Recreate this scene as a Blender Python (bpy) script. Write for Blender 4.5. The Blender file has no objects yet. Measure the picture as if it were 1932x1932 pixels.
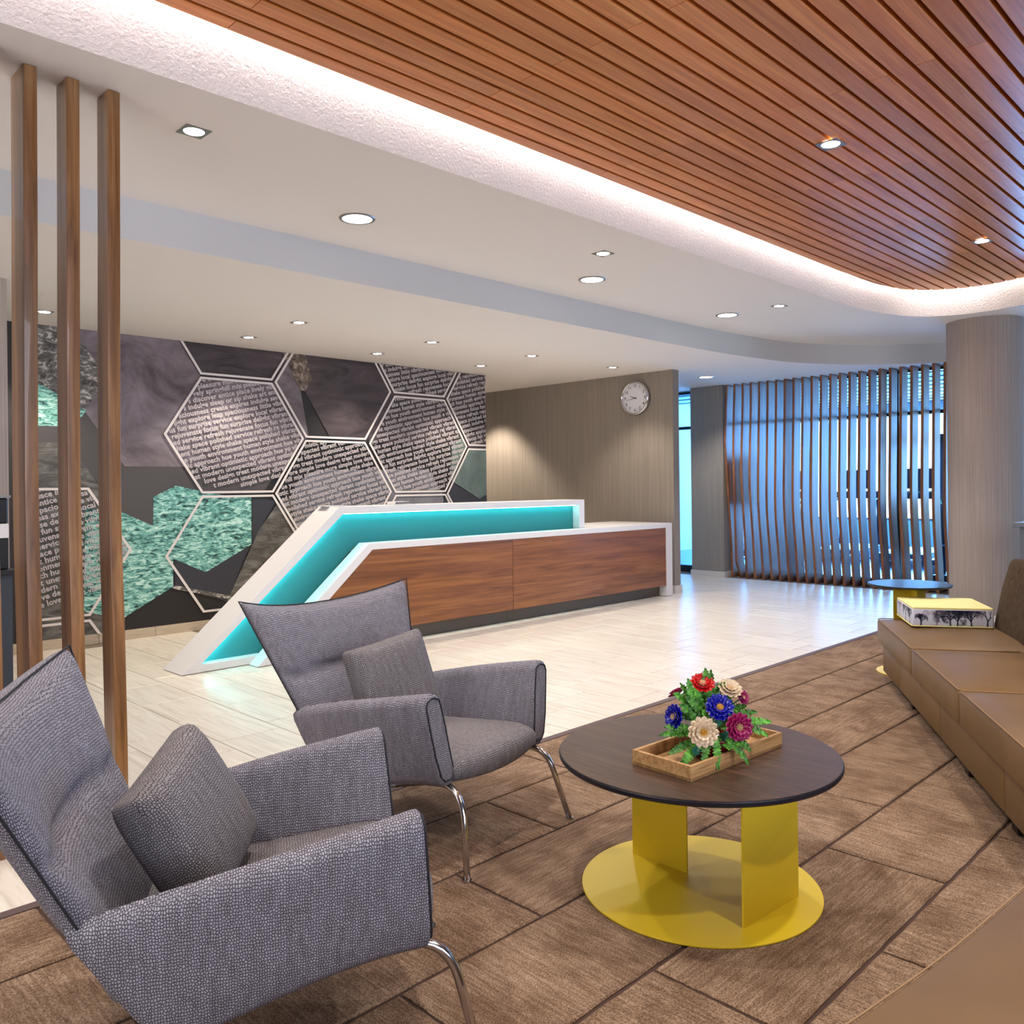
import bpy, bmesh, math, random
from mathutils import Vector, Matrix
R = math.radians
rnd = random.Random(7)
C = bpy.context.scene.collection
sc = bpy.context.scene

# ------------------------------------------------------------------ camera, world, exposure
YAW, ROLL, F, SH = R(45.1), R(-0.655), 1592.5, -49.65
fw = Vector((math.cos(YAW), math.sin(YAW), 0)); r0 = Vector((math.sin(YAW), -math.cos(YAW), 0)); u0 = Vector((0, 0, 1))
rr = r0 * math.cos(ROLL) + u0 * math.sin(ROLL); uu = -r0 * math.sin(ROLL) + u0 * math.cos(ROLL)
cd = bpy.data.cameras.new('camera'); cam = bpy.data.objects.new('camera', cd); C.objects.link(cam)
m3 = Matrix((rr, uu, -fw)).transposed()
cam.matrix_world = Matrix.Translation((0, 0, 1.38)) @ m3.to_4x4()
cd.sensor_fit = 'HORIZONTAL'; cd.sensor_width = 36; cd.lens = 36 * F / 1932; cd.shift_y = SH / 1932; cd.clip_start = .05
sc.camera = cam
sc.view_settings.view_transform = 'Standard'; sc.view_settings.look = 'None'; sc.view_settings.gamma = 1
sc.view_settings.use_curve_mapping = False; sc.view_settings.exposure = 0.6
w = bpy.data.worlds.new('sky'); sc.world = w; w.use_nodes = True
w.node_tree.nodes['Background'].inputs[0].default_value = (.60, .84, 1.0, 1)
w.node_tree.nodes['Background'].inputs[1].default_value = 6.0
sc.cycles.use_denoising = True; sc.cycles.sample_clamp_indirect = 4; sc.cycles.max_bounces = 8
sc.cycles.diffuse_bounces = 4; sc.cycles.glossy_bounces = 4; sc.cycles.transmission_bounces = 6; sc.cycles.transparent_max_bounces = 12
sc.cycles.caustics_reflective = False; sc.cycles.caustics_refractive = False

def area_light(name, loc, direction, sx, sy, power, col=(1, 1, 1), spread=180):
    l = bpy.data.lights.new(name, 'AREA'); l.shape = 'RECTANGLE'; l.size = sx; l.size_y = sy; l.energy = power; l.color = col; l.spread = R(spread)
    o = bpy.data.objects.new(name, l); C.objects.link(o); o.location = loc
    o.rotation_euler = Vector(direction).to_track_quat('-Z', 'Y').to_euler(); return o
# daylight through the glazing behind the camera and through the far windows of the fitness room
area_light('window_light', (1.2, -4.6, 1.9), (.25, 1, -.12), 6.0, 2.4, 230, (.82, .86, 1.0))
area_light('window_light', (-3.6, 2.2, 1.9), (1, .1, -.12), 4.5, 2.4, 110, (1.0, .96, .92))
area_light('gym_window_light', (17.2, 6.2, 1.7), (-1, -.12, -.05), 8.0, 2.3, 1100, (.10, .42, 1.0))

# ------------------------------------------------------------------ helpers
def lin(c):
    return tuple(((v / 255) / 12.92 if v / 255 <= .04045 else ((v / 255 + .055) / 1.055) ** 2.4) for v in c)
MATS = {}
def mat(name, rgb=(200, 200, 200), rough=.5, metal=0, spec=.5, coat=0, sheen=0):
    m = bpy.data.materials.new(name); m.use_nodes = True; b = m.node_tree.nodes['Principled BSDF']
    b.inputs['Base Color'].default_value = (*lin(rgb), 1); b.inputs['Roughness'].default_value = rough
    b.inputs['Metallic'].default_value = metal; b.inputs['Specular IOR Level'].default_value = spec
    b.inputs['Coat Weight'].default_value = coat; b.inputs['Sheen Weight'].default_value = sheen
    MATS[name] = m; return m
def nd(m, t, **k):
    n = m.node_tree.nodes.new(t)
    for a, v in k.items():
        if a in n.inputs: n.inputs[a].default_value = v
        else: setattr(n, a, v)
    return n
def lk(m, a, b): m.node_tree.links.new(a, b)
def coords(m, scale=(1, 1, 1), rot=(0, 0, 0), rand=False):
    tc = nd(m, 'ShaderNodeTexCoord'); mp = nd(m, 'ShaderNodeMapping'); mp.inputs['Scale'].default_value = scale; mp.inputs['Rotation'].default_value = rot
    src = tc.outputs['Object']
    if rand:
        oi = nd(m, 'ShaderNodeObjectInfo'); mu = nd(m, 'ShaderNodeVectorMath', operation='MULTIPLY_ADD')
        cx = nd(m, 'ShaderNodeCombineXYZ'); lk(m, oi.outputs['Random'], cx.inputs[0]); lk(m, oi.outputs['Random'], cx.inputs[1]); lk(m, oi.outputs['Random'], cx.inputs[2])
        lk(m, cx.outputs[0], mu.inputs[0]); mu.inputs[1].default_value = (37, 53, 71); lk(m, src, mu.inputs[2]); src = mu.outputs[0]
    lk(m, src, mp.inputs[0]); return mp.outputs[0]
def ramp(m, fac, stops):
    r = nd(m, 'ShaderNodeValToRGB'); e = r.color_ramp.elements
    while len(e) < len(stops): e.new(.5)
    for el, (p, c) in zip(e, stops): el.position = p; el.color = (*lin(c), 1)
    lk(m, fac, r.inputs[0]); return r.outputs[0]
def noise(m, vec, scale=5, detail=3, rough=.5, dist=0):
    n = nd(m, 'ShaderNodeTexNoise', Scale=scale, Detail=detail, Roughness=rough, Distortion=dist); lk(m, vec, n.inputs['Vector']); return n.outputs['Fac']
def mixc(m, a, b, fac, mode='MULTIPLY'):
    x = nd(m, 'ShaderNodeMix', data_type='RGBA', blend_type=mode)
    if isinstance(fac, (int, float)): x.inputs[0].default_value = fac
    else: lk(m, fac, x.inputs[0])
    lk(m, a, x.inputs[6]); lk(m, b, x.inputs[7]); return x.outputs[2]
def setc(m, sock): lk(m, sock, m.node_tree.nodes['Principled BSDF'].inputs['Base Color'])
def bump(m, h, strength=.2, dist=.002):
    b = nd(m, 'ShaderNodeBump', Strength=strength, Distance=dist); lk(m, h, b.inputs['Height']); lk(m, b.outputs[0], m.node_tree.nodes['Principled BSDF'].inputs['Normal'])
def rand_tint(m, col, lo, hi):
    oi = nd(m, 'ShaderNodeObjectInfo'); mr = nd(m, 'ShaderNodeMapRange'); mr.inputs['To Min'].default_value = lo; mr.inputs['To Max'].default_value = hi
    lk(m, oi.outputs['Random'], mr.inputs[0]); hs = nd(m, 'ShaderNodeHueSaturation'); lk(m, mr.outputs[0], hs.inputs['Value']); lk(m, col, hs.inputs['Color']); return hs.outputs[0]

def wood(name, axis, stops, rough=.4, sc_=1, coat=0, rand=True, tint=(.85, 1.15), knots=False):
    m = mat(name, stops[1][1], rough, coat=coat); s = [18 * sc_] * 3; s[axis] = .9 * sc_
    v = coords(m, tuple(s), rand=rand)
    n1 = noise(m, v, 2.2, 5, .6, .8); c = ramp(m, n1, stops)
    s2 = [160 * sc_] * 3; s2[axis] = 3 * sc_; v2 = coords(m, tuple(s2), rand=rand); n2 = noise(m, v2, 1, 2)
    c2 = ramp(m, n2, [(.3, (200, 195, 190)), (.6, (255, 255, 255))]); c = mixc(m, c, c2, .6)
    if rand: c = rand_tint(m, c, *tint)
    setc(m, c); bump(m, n2, .08, .001); return m
def emis(name, rgb, strength):
    m = mat(name, rgb); b = m.node_tree.nodes['Principled BSDF']; b.inputs['Emission Color'].default_value = (*lin(rgb), 1); b.inputs['Emission Strength'].default_value = strength; return m

class MB:
    def __init__(s): s.v = []; s.f = []
    def add(s, vs, fs):
        o = len(s.v); s.v += [tuple(v) for v in vs]; s.f += [tuple(i + o for i in f) for f in fs]; return s
    def box(s, x0, x1, y0, y1, z0, z1):
        v = [(x0, y0, z0), (x1, y0, z0), (x1, y1, z0), (x0, y1, z0), (x0, y0, z1), (x1, y0, z1), (x1, y1, z1), (x0, y1, z1)]
        return s.add(v, [(3, 2, 1, 0), (4, 5, 6, 7), (0, 1, 5, 4), (1, 2, 6, 5), (2, 3, 7, 6), (3, 0, 4, 7)])
    def prism(s, pts, d0, d1, plane='xy'):
        n = len(pts)
        def P(p, d): return (p[0], p[1], d) if plane == 'xy' else ((p[0], d, p[1]) if plane == 'xz' else (d, p[0], p[1]))
        v = [P(p, d0) for p in pts] + [P(p, d1) for p in pts]
        f = [tuple(range(n))[::-1], tuple(range(n, 2 * n))] + [(i, (i + 1) % n, n + (i + 1) % n, n + i) for i in range(n)]
        return s.add(v, f)
    def cyl(s, c, r, z0, z1, n=32, r1=None):
        r1 = r if r1 is None else r1
        v = [(c[0] + r * math.cos(2 * math.pi * i / n), c[1] + r * math.sin(2 * math.pi * i / n), z0) for i in range(n)]
        v += [(c[0] + r1 * math.cos(2 * math.pi * i / n), c[1] + r1 * math.sin(2 * math.pi * i / n), z1) for i in range(n)]
        return s.add(v, [tuple(range(n))[::-1], tuple(range(n, 2 * n))] + [(i, (i + 1) % n, n + (i + 1) % n, n + i) for i in range(n)])
    def tube(s, pts, r, n=10, cap=True, radii=None, closed=False):
        pts = [Vector(p) for p in pts]; N = len(pts); rings = []; up = None
        for i, p in enumerate(pts):
            if closed: t = (pts[(i + 1) % N] - pts[i - 1]).normalized()
            else: t = (pts[min(i + 1, N - 1)] - pts[max(i - 1, 0)]).normalized()
            if up is None: up = Vector((0, 0, 1)) if abs(t.z) < .9 else Vector((1, 0, 0))
            a = t.cross(up).normalized(); b = a.cross(t).normalized(); up = b
            q = radii[i] if radii else r
            rings.append([tuple(p + (a * math.cos(2 * math.pi * k / n) + b * math.sin(2 * math.pi * k / n)) * q) for k in range(n)])
        v = [x for g in rings for x in g]; f = []
        for i in range(N if closed else N - 1):
            j = (i + 1) % N
            for k in range(n): f.append((i * n + k, i * n + (k + 1) % n, j * n + (k + 1) % n, j * n + k))
        if cap and not closed: f += [tuple(range(n))[::-1], tuple(range((N - 1) * n, N * n))]
        return s.add(v, f)
    def loft(s, rings, cap=True):
        n = len(rings[0]); v = [x for g in rings for x in g]; f = []
        for i in range(len(rings) - 1):
            for k in range(n): f.append((i * n + k, i * n + (k + 1) % n, (i + 1) * n + (k + 1) % n, (i + 1) * n + k))
        if cap: f += [tuple(range(n))[::-1], tuple(range((len(rings) - 1) * n, len(rings) * n))]
        return s.add(v, f)
    def mesh(s, name):
        me = bpy.data.meshes.new(name); me.from_pydata(s.v, [], s.f); me.update()
        bm = bmesh.new(); bm.from_mesh(me); bmesh.ops.recalc_face_normals(bm, faces=bm.faces); bm.to_mesh(me); bm.free(); return me
    def build(s, name, m, parent=None, smooth=False, bevel=0, seg=2, sub=0, local=None):
        me = s.mesh(name); me.materials.append(m)
        if smooth:
            for p in me.polygons: p.use_smooth = True
        o = bpy.data.objects.new(name, me); C.objects.link(o)
        if parent is not None: o.parent = parent
        if local is not None: o.matrix_local = local
        if bevel:
            b = o.modifiers.new('bevel', 'BEVEL'); b.width = bevel; b.segments = seg; b.limit_method = 'ANGLE'; b.angle_limit = R(35); b.harden_normals = False
            if not smooth:
                for p in me.polygons: p.use_smooth = True
                try: o.modifiers.new('wn', 'WEIGHTED_NORMAL')
                except Exception: pass
        if sub: q = o.modifiers.new('sub', 'SUBSURF'); q.levels = sub; q.render_levels = sub
        return o
def empty(name, loc=(0, 0, 0), rz=0):
    o = bpy.data.objects.new(name, None); C.objects.link(o); o.location = loc; o.rotation_euler = (0, 0, rz); o.empty_display_size = .1; return o
def tag(o, label, cat, group=None):
    o['label'] = label; o['category'] = cat
    if group: o['group'] = group
    return o
def struct(o, label=None):
    o['kind'] = 'structure'
    if label: o['label'] = label
    return o
def copy_tree(o, parent=None):
    c = o.copy(); C.objects.link(c); c.parent = parent
    for ch in list(o.children): copy_tree(ch, c)
    return c
def arc(cx, cy, r, a0, a1, n): return [(cx + r * math.cos(R(a0 + (a1 - a0) * i / n)), cy + r * math.sin(R(a0 + (a1 - a0) * i / n))) for i in range(n + 1)]
def smoothline(pts, n=6):
    P = [Vector((*p, 0)) for p in pts]; out = []
    for i in range(len(P) - 1):
        p0, p1, p2, p3 = P[max(i - 1, 0)], P[i], P[i + 1], P[min(i + 2, len(P) - 1)]
        for k in range(n):
            t = k / n; q = .5 * ((2 * p1) + (p2 - p0) * t + (2 * p0 - 5 * p1 + 4 * p2 - p3) * t * t + (3 * p1 - p0 - 3 * p2 + p3) * t ** 3); out.append((q.x, q.y))
    out.append(pts[-1]); return out
def seed(o): return o

# ------------------------------------------------------------------ materials
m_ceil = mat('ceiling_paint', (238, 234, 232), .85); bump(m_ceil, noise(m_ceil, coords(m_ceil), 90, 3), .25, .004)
m_cove = mat('textured_plaster', (222, 217, 215), .9); bump(m_cove, noise(m_cove, coords(m_cove), 55, 4, .6), .9, .012)
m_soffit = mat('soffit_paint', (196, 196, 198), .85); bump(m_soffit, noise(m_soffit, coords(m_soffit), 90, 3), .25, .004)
def paper(name, c0, c1):
    m = mat(name, c0, .75); n = noise(m, coords(m, (190, 190, 1.2)), 1, 3, .7); n2 = noise(m, coords(m, (110, 110, .5)), 1, 2)
    c = ramp(m, n, [(.3, c0), (.7, c1)]); d = ramp(m, n2, [(.3, (236, 236, 236)), (.7, (255, 255, 255))]); setc(m, mixc(m, c, d, 1)); return m
m_paper = paper('striped_wallpaper', (130, 120, 110), (160, 149, 138))
m_paperlt = paper('column_wallpaper', (158, 146, 140), (186, 173, 166))
m_black = mat('black_metal', (14, 14, 16), .4); m_dark = mat('dark_void', (8, 6, 6), .9)
m_blackplastic = mat('black_plastic', (18, 18, 22), .35)
m_slat = wood('cedar_slat', 0, [(.2, (184, 102, 44)), (.5, (212, 132, 68)), (.8, (230, 160, 96))], .36, .6, tint=(.84, 1.14))
m_walnut_v = wood('walnut_post', 2, [(.25, (88, 58, 32)), (.5, (138, 98, 60)), (.8, (172, 130, 86))], .3, .6, coat=.3, tint=(.9, 1.1))
m_fin = wood('walnut_fin', 2, [(.25, (96, 56, 34)), (.5, (138, 86, 54)), (.8, (164, 110, 72))], .45, .6, coat=0, tint=(.85, 1.15))
m_desk = wood('walnut_panel', 0, [(.25, (92, 50, 20)), (.5, (130, 78, 36)), (.8, (158, 104, 56))], .35, .5, coat=.15, tint=(.86, 1.08))
m_top = wood('table_laminate', 1, [(.25, (38, 25, 17)), (.5, (64, 44, 31)), (.75, (88, 64, 47))], .42, 1.6, rand=False)
m_top2 = mat('table_laminate_dark', (44, 40, 40), .3)
m_tray = wood('tray_wood', 0, [(.25, (118, 82, 44)), (.5, (170, 130, 84)), (.8, (200, 166, 118))], .55, 1.2, tint=(.9, 1.1))
m_edge = mat('table_edge', (10, 11, 24), .35)
m_white = mat('white_solid_surface', (214, 212, 214), .35)
m_kick = mat('toe_kick', (92, 82, 72), .5)
m_yellow = mat('yellow_paint', (214, 184, 38), .42); bump(m_yellow, noise(m_yellow, coords(m_yellow, (200, 12, 12)), 1, 2), .05, .001)
m_chrome = mat('chrome', (200, 200, 205), .16, 1.0); m_steel = mat('brushed_steel', (150, 148, 146), .34, 1.0)
m_base = mat('stone_baseboard', (186, 172, 152), .5); setc(m_base, ramp(m_base, noise(m_base, coords(m_base, (2, 2, 40)), 3, 4), [(.3, (176, 162, 142)), (.7, (200, 188, 170))]))
m_base2 = mat('pale_baseboard', (205, 196, 188), .5)
m_tile = mat('floor_tile', (226, 218, 206), .30, spec=.4)
_v = coords(m_tile, (22, 1.3, 1), rand=True); _n = noise(m_tile, _v, 1.6, 4, .6, .5)
setc(m_tile, rand_tint(m_tile, ramp(m_tile, _n, [(.25, (186, 174, 160)), (.5, (210, 201, 190)), (.75, (222, 215, 206))]), .96, 1.03))
m_grout = mat('grout', (118, 106, 92), .9)
def carpet(name, axis):
    m = mat(name, (136, 106, 84), .95, spec=.1); s = [60, 60, 60]; s[axis] = 5
    n1 = noise(m, coords(m, tuple(s), rand=True), 1.8, 4, .7, .3); n2 = noise(m, coords(m, (1, 1, 1), rand=True), 230, 2, .7); n3 = noise(m, coords(m, (1, 1, 1), rand=True), 5.5, 3)
    c = ramp(m, n1, [(.25, (116, 93, 76)), (.5, (150, 126, 106)), (.75, (182, 159, 140))])
    d = ramp(m, n2, [(.38, (120, 104, 94)), (.5, (215, 206, 200)), (.62, (255, 255, 255))])
    e = ramp(m, n3, [(.35, (200, 192, 185)), (.6, (255, 255, 255))])
    c = mixc(m, c, d, .75); c = mixc(m, c, e, .8); setc(m, c); bump(m, n2, .6, .004); return m
m_carpet = [carpet('carpet_along', 0), carpet('carpet_across', 1)]
m_carpetbase = mat('carpet_joint', (66, 46, 38), .95)
m_border = mat('carpet_edge_trim', (84, 66, 66), .7)
def box_uv(o):
    # lay the knit on each panel face by the axis it faces most
    me = o.data; uv = me.uv_layers.new(name='knit')
    for p in me.polygons:
        n = p.normal; a = max(range(3), key=lambda k: abs(n[k]) * (1.0, 1.0, .9)[k])
        for li in p.loop_indices:
            c = me.vertices[me.loops[li].vertex_index].co
            uv.data[li].uv = ((c.y, c.z), (c.x, c.z), (c.x, c.y))[a]
            if a == 2 and o.name.startswith('armrest'): uv.data[li].uv = (c.y, c.x)
    return o
def tweed(name, cells=((32, 30, 36), (124, 122, 134), (168, 165, 176))):
    m = mat(name, cells[1], .85, spec=.2); uvn = nd(m, 'ShaderNodeUVMap', uv_map='knit')
    mp = nd(m, 'ShaderNodeMapping'); mp.inputs['Scale'].default_value = (1.25, .95, 1); lk(m, uvn.outputs[0], mp.inputs[0])
    vo = nd(m, 'ShaderNodeTexVoronoi', voronoi_dimensions='2D', feature='DISTANCE_TO_EDGE', Scale=140.0, Randomness=.66); lk(m, mp.outputs[0], vo.inputs['Vector'])
    c = ramp(m, vo.outputs['Distance'], [(.03, cells[0]), (.13, cells[1]), (.36, cells[2])])
    n = noise(m, coords(m, (60, 60, 8)), 1, 3); c = mixc(m, c, ramp(m, n, [(.3, (205, 198, 196)), (.7, (255, 255, 255))]), .7); setc(m, c); bump(m, vo.outputs['Distance'], .5, .004); return m
m_tweed = tweed('loop_tweed'); m_tweed2 = tweed('loop_tweed_warm', ((32, 30, 34), (118, 114, 118), (158, 153, 156)))
m_piping = mat('dark_piping', (28, 27, 34), .8)
m_leather = mat('tan_leather', (128, 96, 66), .42, spec=.35)
_n = noise(m_leather, coords(m_leather), 220, 3, .6); bump(m_leather, _n, .12, .002); setc(m_leather, ramp(m_leather, noise(m_leather, coords(m_leather), 2.2, 3), [(.3, (100, 75, 46)), (.7, (117, 90, 57))]))
m_stitch = mat('leather_piping', (138, 106, 70), .5)
m_velvet = mat('brown_velvet', (70, 56, 44), .85, spec=.15); setc(m_velvet, ramp(m_velvet, noise(m_velvet, coords(m_velvet, (120, 120, 14)), 1, 3, .7), [(.3, (50, 38, 30)), (.7, (92, 76, 60))]))
m_glass = bpy.data.materials.new('window_glass'); m_glass.use_nodes = True
_t = m_glass.node_tree; _t.nodes.clear(); _o = _t.nodes.new('ShaderNodeOutputMaterial'); _x = _t.nodes.new('ShaderNodeMixShader'); _a = _t.nodes.new('ShaderNodeBsdfTransparent'); _g = _t.nodes.new('ShaderNodeBsdfGlossy'); _fr = _t.nodes.new('ShaderNodeFresnel')
_a.inputs[0].default_value = (.86, .95, 1, 1); _g.inputs['Roughness'].default_value = .02; _fr.inputs[0].default_value = 1.3
_t.links.new(_fr.outputs[0], _x.inputs[0]); _t.links.new(_a.outputs[0], _x.inputs[1]); _t.links.new(_g.outputs[0], _x.inputs[2]); _t.links.new(_x.outputs[0], _o.inputs[0])
m_lamp = emis('lamp_glow', (255, 250, 244), 14); m_disc = emis('diffuser_glow', (255, 252, 248), 5)
m_led = emis('cove_led', (255, 250, 248), 26); m_ledteal = emis('teal_led', (120, 240, 240), 22)
m_teal = mat('teal_panel', (70, 190, 196), .6, spec=.2)
_v = nd(m_teal, 'ShaderNodeTexVoronoi', Scale=95.0, Randomness=0.0); lk(m_teal, coords(m_teal), _v.inputs['Vector'])
setc(m_teal, ramp(m_teal, _v.outputs['Distance'], [(.25, (94, 134, 130)), (.42, (42, 128, 134)), (.6, (30, 120, 128))]))

# ------------------------------------------------------------------ shell: floor
flo = struct(MB().box(-5.2, 19, -5.2, 10.5, -.3, -.0025).build('floor', m_grout))
tile_me = {}
def tile_mesh(lx, ly):
    k = (round(lx, 3), round(ly, 3))
    if k not in tile_me:
        g = .0046; b = .003
        mb = MB(); x0, x1, y0, y1 = g / 2, lx - g / 2, g / 2, ly - g / 2
        v = [(x0, y0, -.008), (x1, y0, -.008), (x1, y1, -.008), (x0, y1, -.008), (x0, y0, -.0015), (x1, y0, -.0015), (x1, y1, -.0015), (x0, y1, -.0015), (x0 + b, y0 + b, 0), (x1 - b, y0 + b, 0), (x1 - b, y1 - b, 0), (x0 + b, y1 - b, 0)]
        mb.add(v, [(0, 1, 5, 4), (1, 2, 6, 5), (2, 3, 7, 6), (3, 0, 4, 7), (4, 5, 9, 8), (5, 6, 10, 9), (6, 7, 11, 10), (7, 4, 8, 11), (8, 9, 10, 11)])
        me = mb.mesh('tile'); me.materials.append(m_tile); tile_me[k] = me
    return tile_me[k]
RUG_B, RUG_X1 = 3.12, 8.6
tiles = []
for k in range(-9, 26):
    xa = 4.685 + .3675 * (k - 7)
    off = 3.48 + .187 * ((k - 7) % 3)
    for j in range(-16, 14):
        yb = off + .5465 * j
        y0, y1 = yb, yb + .5465
        if xa + .3675 > 11.27 or xa < -3: continue
        if y1 < (-4 if xa > RUG_X1 else RUG_B) or y0 > 9.2: continue
        if xa <= RUG_X1 - .01 and y0 < RUG_B: y0 = RUG_B
        if y1 - y0 < .02: continue
        cx, cy = xa + .18, (y0 + y1) / 2
        dep = cx * .706 + cy * .708; lat = cx * .708 - cy * .706
        vis = dep > .5 and abs(lat / dep) < .63 and not (cy > 8.05 and cx < 7.6)
        if not vis and not (cy < 8.1): continue
        tiles.append((vis and (cx * cx + cy * cy) or 999, xa, y0, y1 - y0))
tiles.sort()
for d, xa, y0, ly in tiles[:290]:
    o = bpy.data.objects.new('tile', tile_mesh(.3675, ly)); C.objects.link(o); o.parent = flo; o.location = (xa, y0, 0)
rest = MB()
for d, xa, y0, ly in tiles[290:]: rest.box(xa + .0014, xa + .3661, y0 + .0014, y0 + ly - .0014, -.008, 0)
o = rest.build('far_tiles', m_tile, flo); o['kind'] = 'stuff'
gf = struct(MB().box(11.42, 18.6, -2, 10, -.002, .004).build('floor_1', mat('gym_floor', (70, 92, 120), .25)))

# carpet of plank-shaped tiles
car = empty('area_carpet', (3, 1, 0)); tag(car, 'brown carpet of streaked rectangular tiles laid under the coffee table and armchairs', 'carpet')
inv = Matrix.Translation((-3, -1, 0))
MB().box(-3.2, RUG_X1, -4, RUG_B - .03, 0, .0035).build('carpet_backing', m_carpetbase, car, local=inv)
MB().box(-3.2, RUG_X1, RUG_B - .032, RUG_B + .012, 0, .010).build('edge_trim', m_border, car, local=inv)
def plank_mesh(lx, ly, mi):
    g = .006; b = .006; x0, x1, y0, y1 = g, lx - g, g, ly - g; z0, z1, z2 = .002, .007, .011
    v = []
    N = 22
    def ring(ins, z, jit):
        out = []
        r2 = random.Random(int(lx * 1000 + ly * 77) + mi)
        for a, bb in (((x0 + ins, y0 + ins), (x1 - ins, y0 + ins)), ((x1 - ins, y0 + ins), (x1 - ins, y1 - ins)), ((x1 - ins, y1 - ins), (x0 + ins, y1 - ins)), ((x0 + ins, y1 - ins), (x0 + ins, y0 + ins))):
            for i in range(N):
                t = i / N; jx = (r2.random() - .5) * jit; jy = (r2.random() - .5) * jit
                out.append((a[0] + (bb[0] - a[0]) * t + jx, a[1] + (bb[1] - a[1]) * t + jy, z))
        return out
    mb = MB(); rings = [ring(0, z0, .004), ring(0, z1, .004), ring(b, z2, .003)]
    mb.loft(rings, cap=False); n = 4 * N; mb.f.append(tuple(range(2 * n, 3 * n)))
    me = mb.mesh('carpet_tile'); me.materials.append(m_carpet[mi])
    for p in me.polygons: p.use_smooth = False
    return me
pm = {}
rows = [(1.001 + .4222 * j) for j in range(-9, 5)]
for j, y0 in enumerate(rows):
    jj = j - 9; y1 = min(y0 + .4222, RUG_B - .03)
    offx = 1.955 if jj % 2 == 0 else 2.495
    for i in range(-5, 6):
        x0 = offx + 1.11 * i; x1 = min(x0 + 1.11, RUG_X1); x0 = max(x0, -3.2)
        if x1 - x0 < .1: continue
        cx, cy = (x0 + x1) / 2, (y0 + y1) / 2
        if cx * .706 + cy * .708 < -.4: continue
        mi = (i * 7 + jj * 3 + (i * jj) % 2) % 2
        k = (round(x1 - x0, 3), round(y1 - y0, 3), mi)
        if k not in pm: pm[k] = plank_mesh(*k)
        o = bpy.data.objects.new('carpet_tile', pm[k]); C.objects.link(o); o.parent = car; o.location = (x0 - 3, y0 - 1, 0)

# ------------------------------------------------------------------ shell: ceilings
soff = [(-5, 4.98), (0, 4.98), (4, 4.98), (6.5, 4.98), (7.6, 4.98), (8.6, 4.93), (9.575, 4.77), (10.3, 4.37), (10.75, 3.9), (10.99, 3.50), (11.1, 2.8), (11.1, 1), (11.1, -5)]
soff = smoothline(soff, 5)
cove = [(-5, 3.42), (0, 3.42), (4, 3.42), (6.5, 3.42), (7.6, 3.42), (8.2, 3.405), (8.6, 3.34), (8.9, 3.24), (9.13, 3.07), (9.26, 2.82), (9.27, 2.55), (9.2, 2.25), (9.05, 1.7), (8.8, .8), (8.2, -1.4), (7.3, -5)]
cove = smoothline(cove, 6)
wout = [(-5, 3.325), (0, 3.325), (4, 3.325), (6.5, 3.325), (7.7, 3.325), (8.1, 3.32), (8.4, 3.30), (8.72, 3.22), (8.93, 3.10), (9.1, 2.9), (9.19, 2.65), (9.17, 2.42), (9.08, 2.12), (8.95, 1.65), (8.72, .8), (8.1, -1.4), (7.2, -5)]
wout = smoothline(wout, 6)
cb = MB()
cb.add([(x, y, 2.82) for x, y in soff] + [(11.42, -5, 2.82), (11.42, 10.4, 2.82), (-5, 10.4, 2.82)], [tuple(range(len(soff) + 3))])
cei = struct(cb.build('ceiling', m_ceil))
ub = MB(); up = [(x, y, 3.06) for x, y in cove] + [(x, y, 3.06) for x, y in reversed(soff)]
ub.add(up, [tuple(range(len(up)))]); ub.build('upper_ceiling', m_ceil, cei)
def ribbon(pts, z0, z1, name, m, parent, smooth=True, th=0):
    mb = MB(); n = len(pts); mb.add([(x, y, z0) for x, y in pts] + [(x, y, z1) for x, y in pts], [(i, i + 1, n + i + 1, n + i) for i in range(n - 1)])
    o = mb.build(name, m, parent, smooth)
    if th: s = o.modifiers.new('s', 'SOLIDIFY'); s.thickness = th; s.offset = 0
    return o
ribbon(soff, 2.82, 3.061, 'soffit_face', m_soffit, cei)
ribbon(cove, 3.06, 3.62, 'cove_face', m_cove, cei)
MB().add([(-5, -5, 3.62), (12, -5, 3.62), (12, 10.4, 3.62), (-5, 10.4, 3.62)], [(0, 1, 2, 3)]).build('roof_slab', m_ceil, cei)
bk = MB(); bk.add([(x, y - .03, 3.375) for x, y in wout] + [(-5, -5, 3.375)], [tuple(range(len(wout) + 1))]); bk.build('slat_backing', m_dark, cei)
ribbon([(x, y) for x, y in wout], 3.31, 3.38, 'slat_rim', m_slat, cei, th=.012)
ledpts = [(x - (.0 if y > 3 else -.02), y + (.03 if x < 9 else .0)) for x, y in wout if y > .5]
lb = MB(); n = len(ledpts)
lb.add([(x, y, 3.385) for x, y in ledpts] + [(x + (.03 if x > 8.9 else 0), y + .02, 3.385) for x, y in ledpts], [(i, i + 1, n + i + 1, n + i) for i in range(n - 1)])
lb.build('led_strip', m_led, cei)
def amax(b):
    best = 12
    for (x0, y0), (x1, y1) in zip(wout, wout[1:]):
        if (y0 - b) * (y1 - b) <= 0 and y0 != y1:
            t = (b - y0) / (y1 - y0); best = x0 + (x1 - x0) * t
    return best
seamA = [4.09 + 2.43 * i for i in range(-4, 3)]; seamB = [5.305 + 2.43 * i for i in range(-4, 3)]
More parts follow.
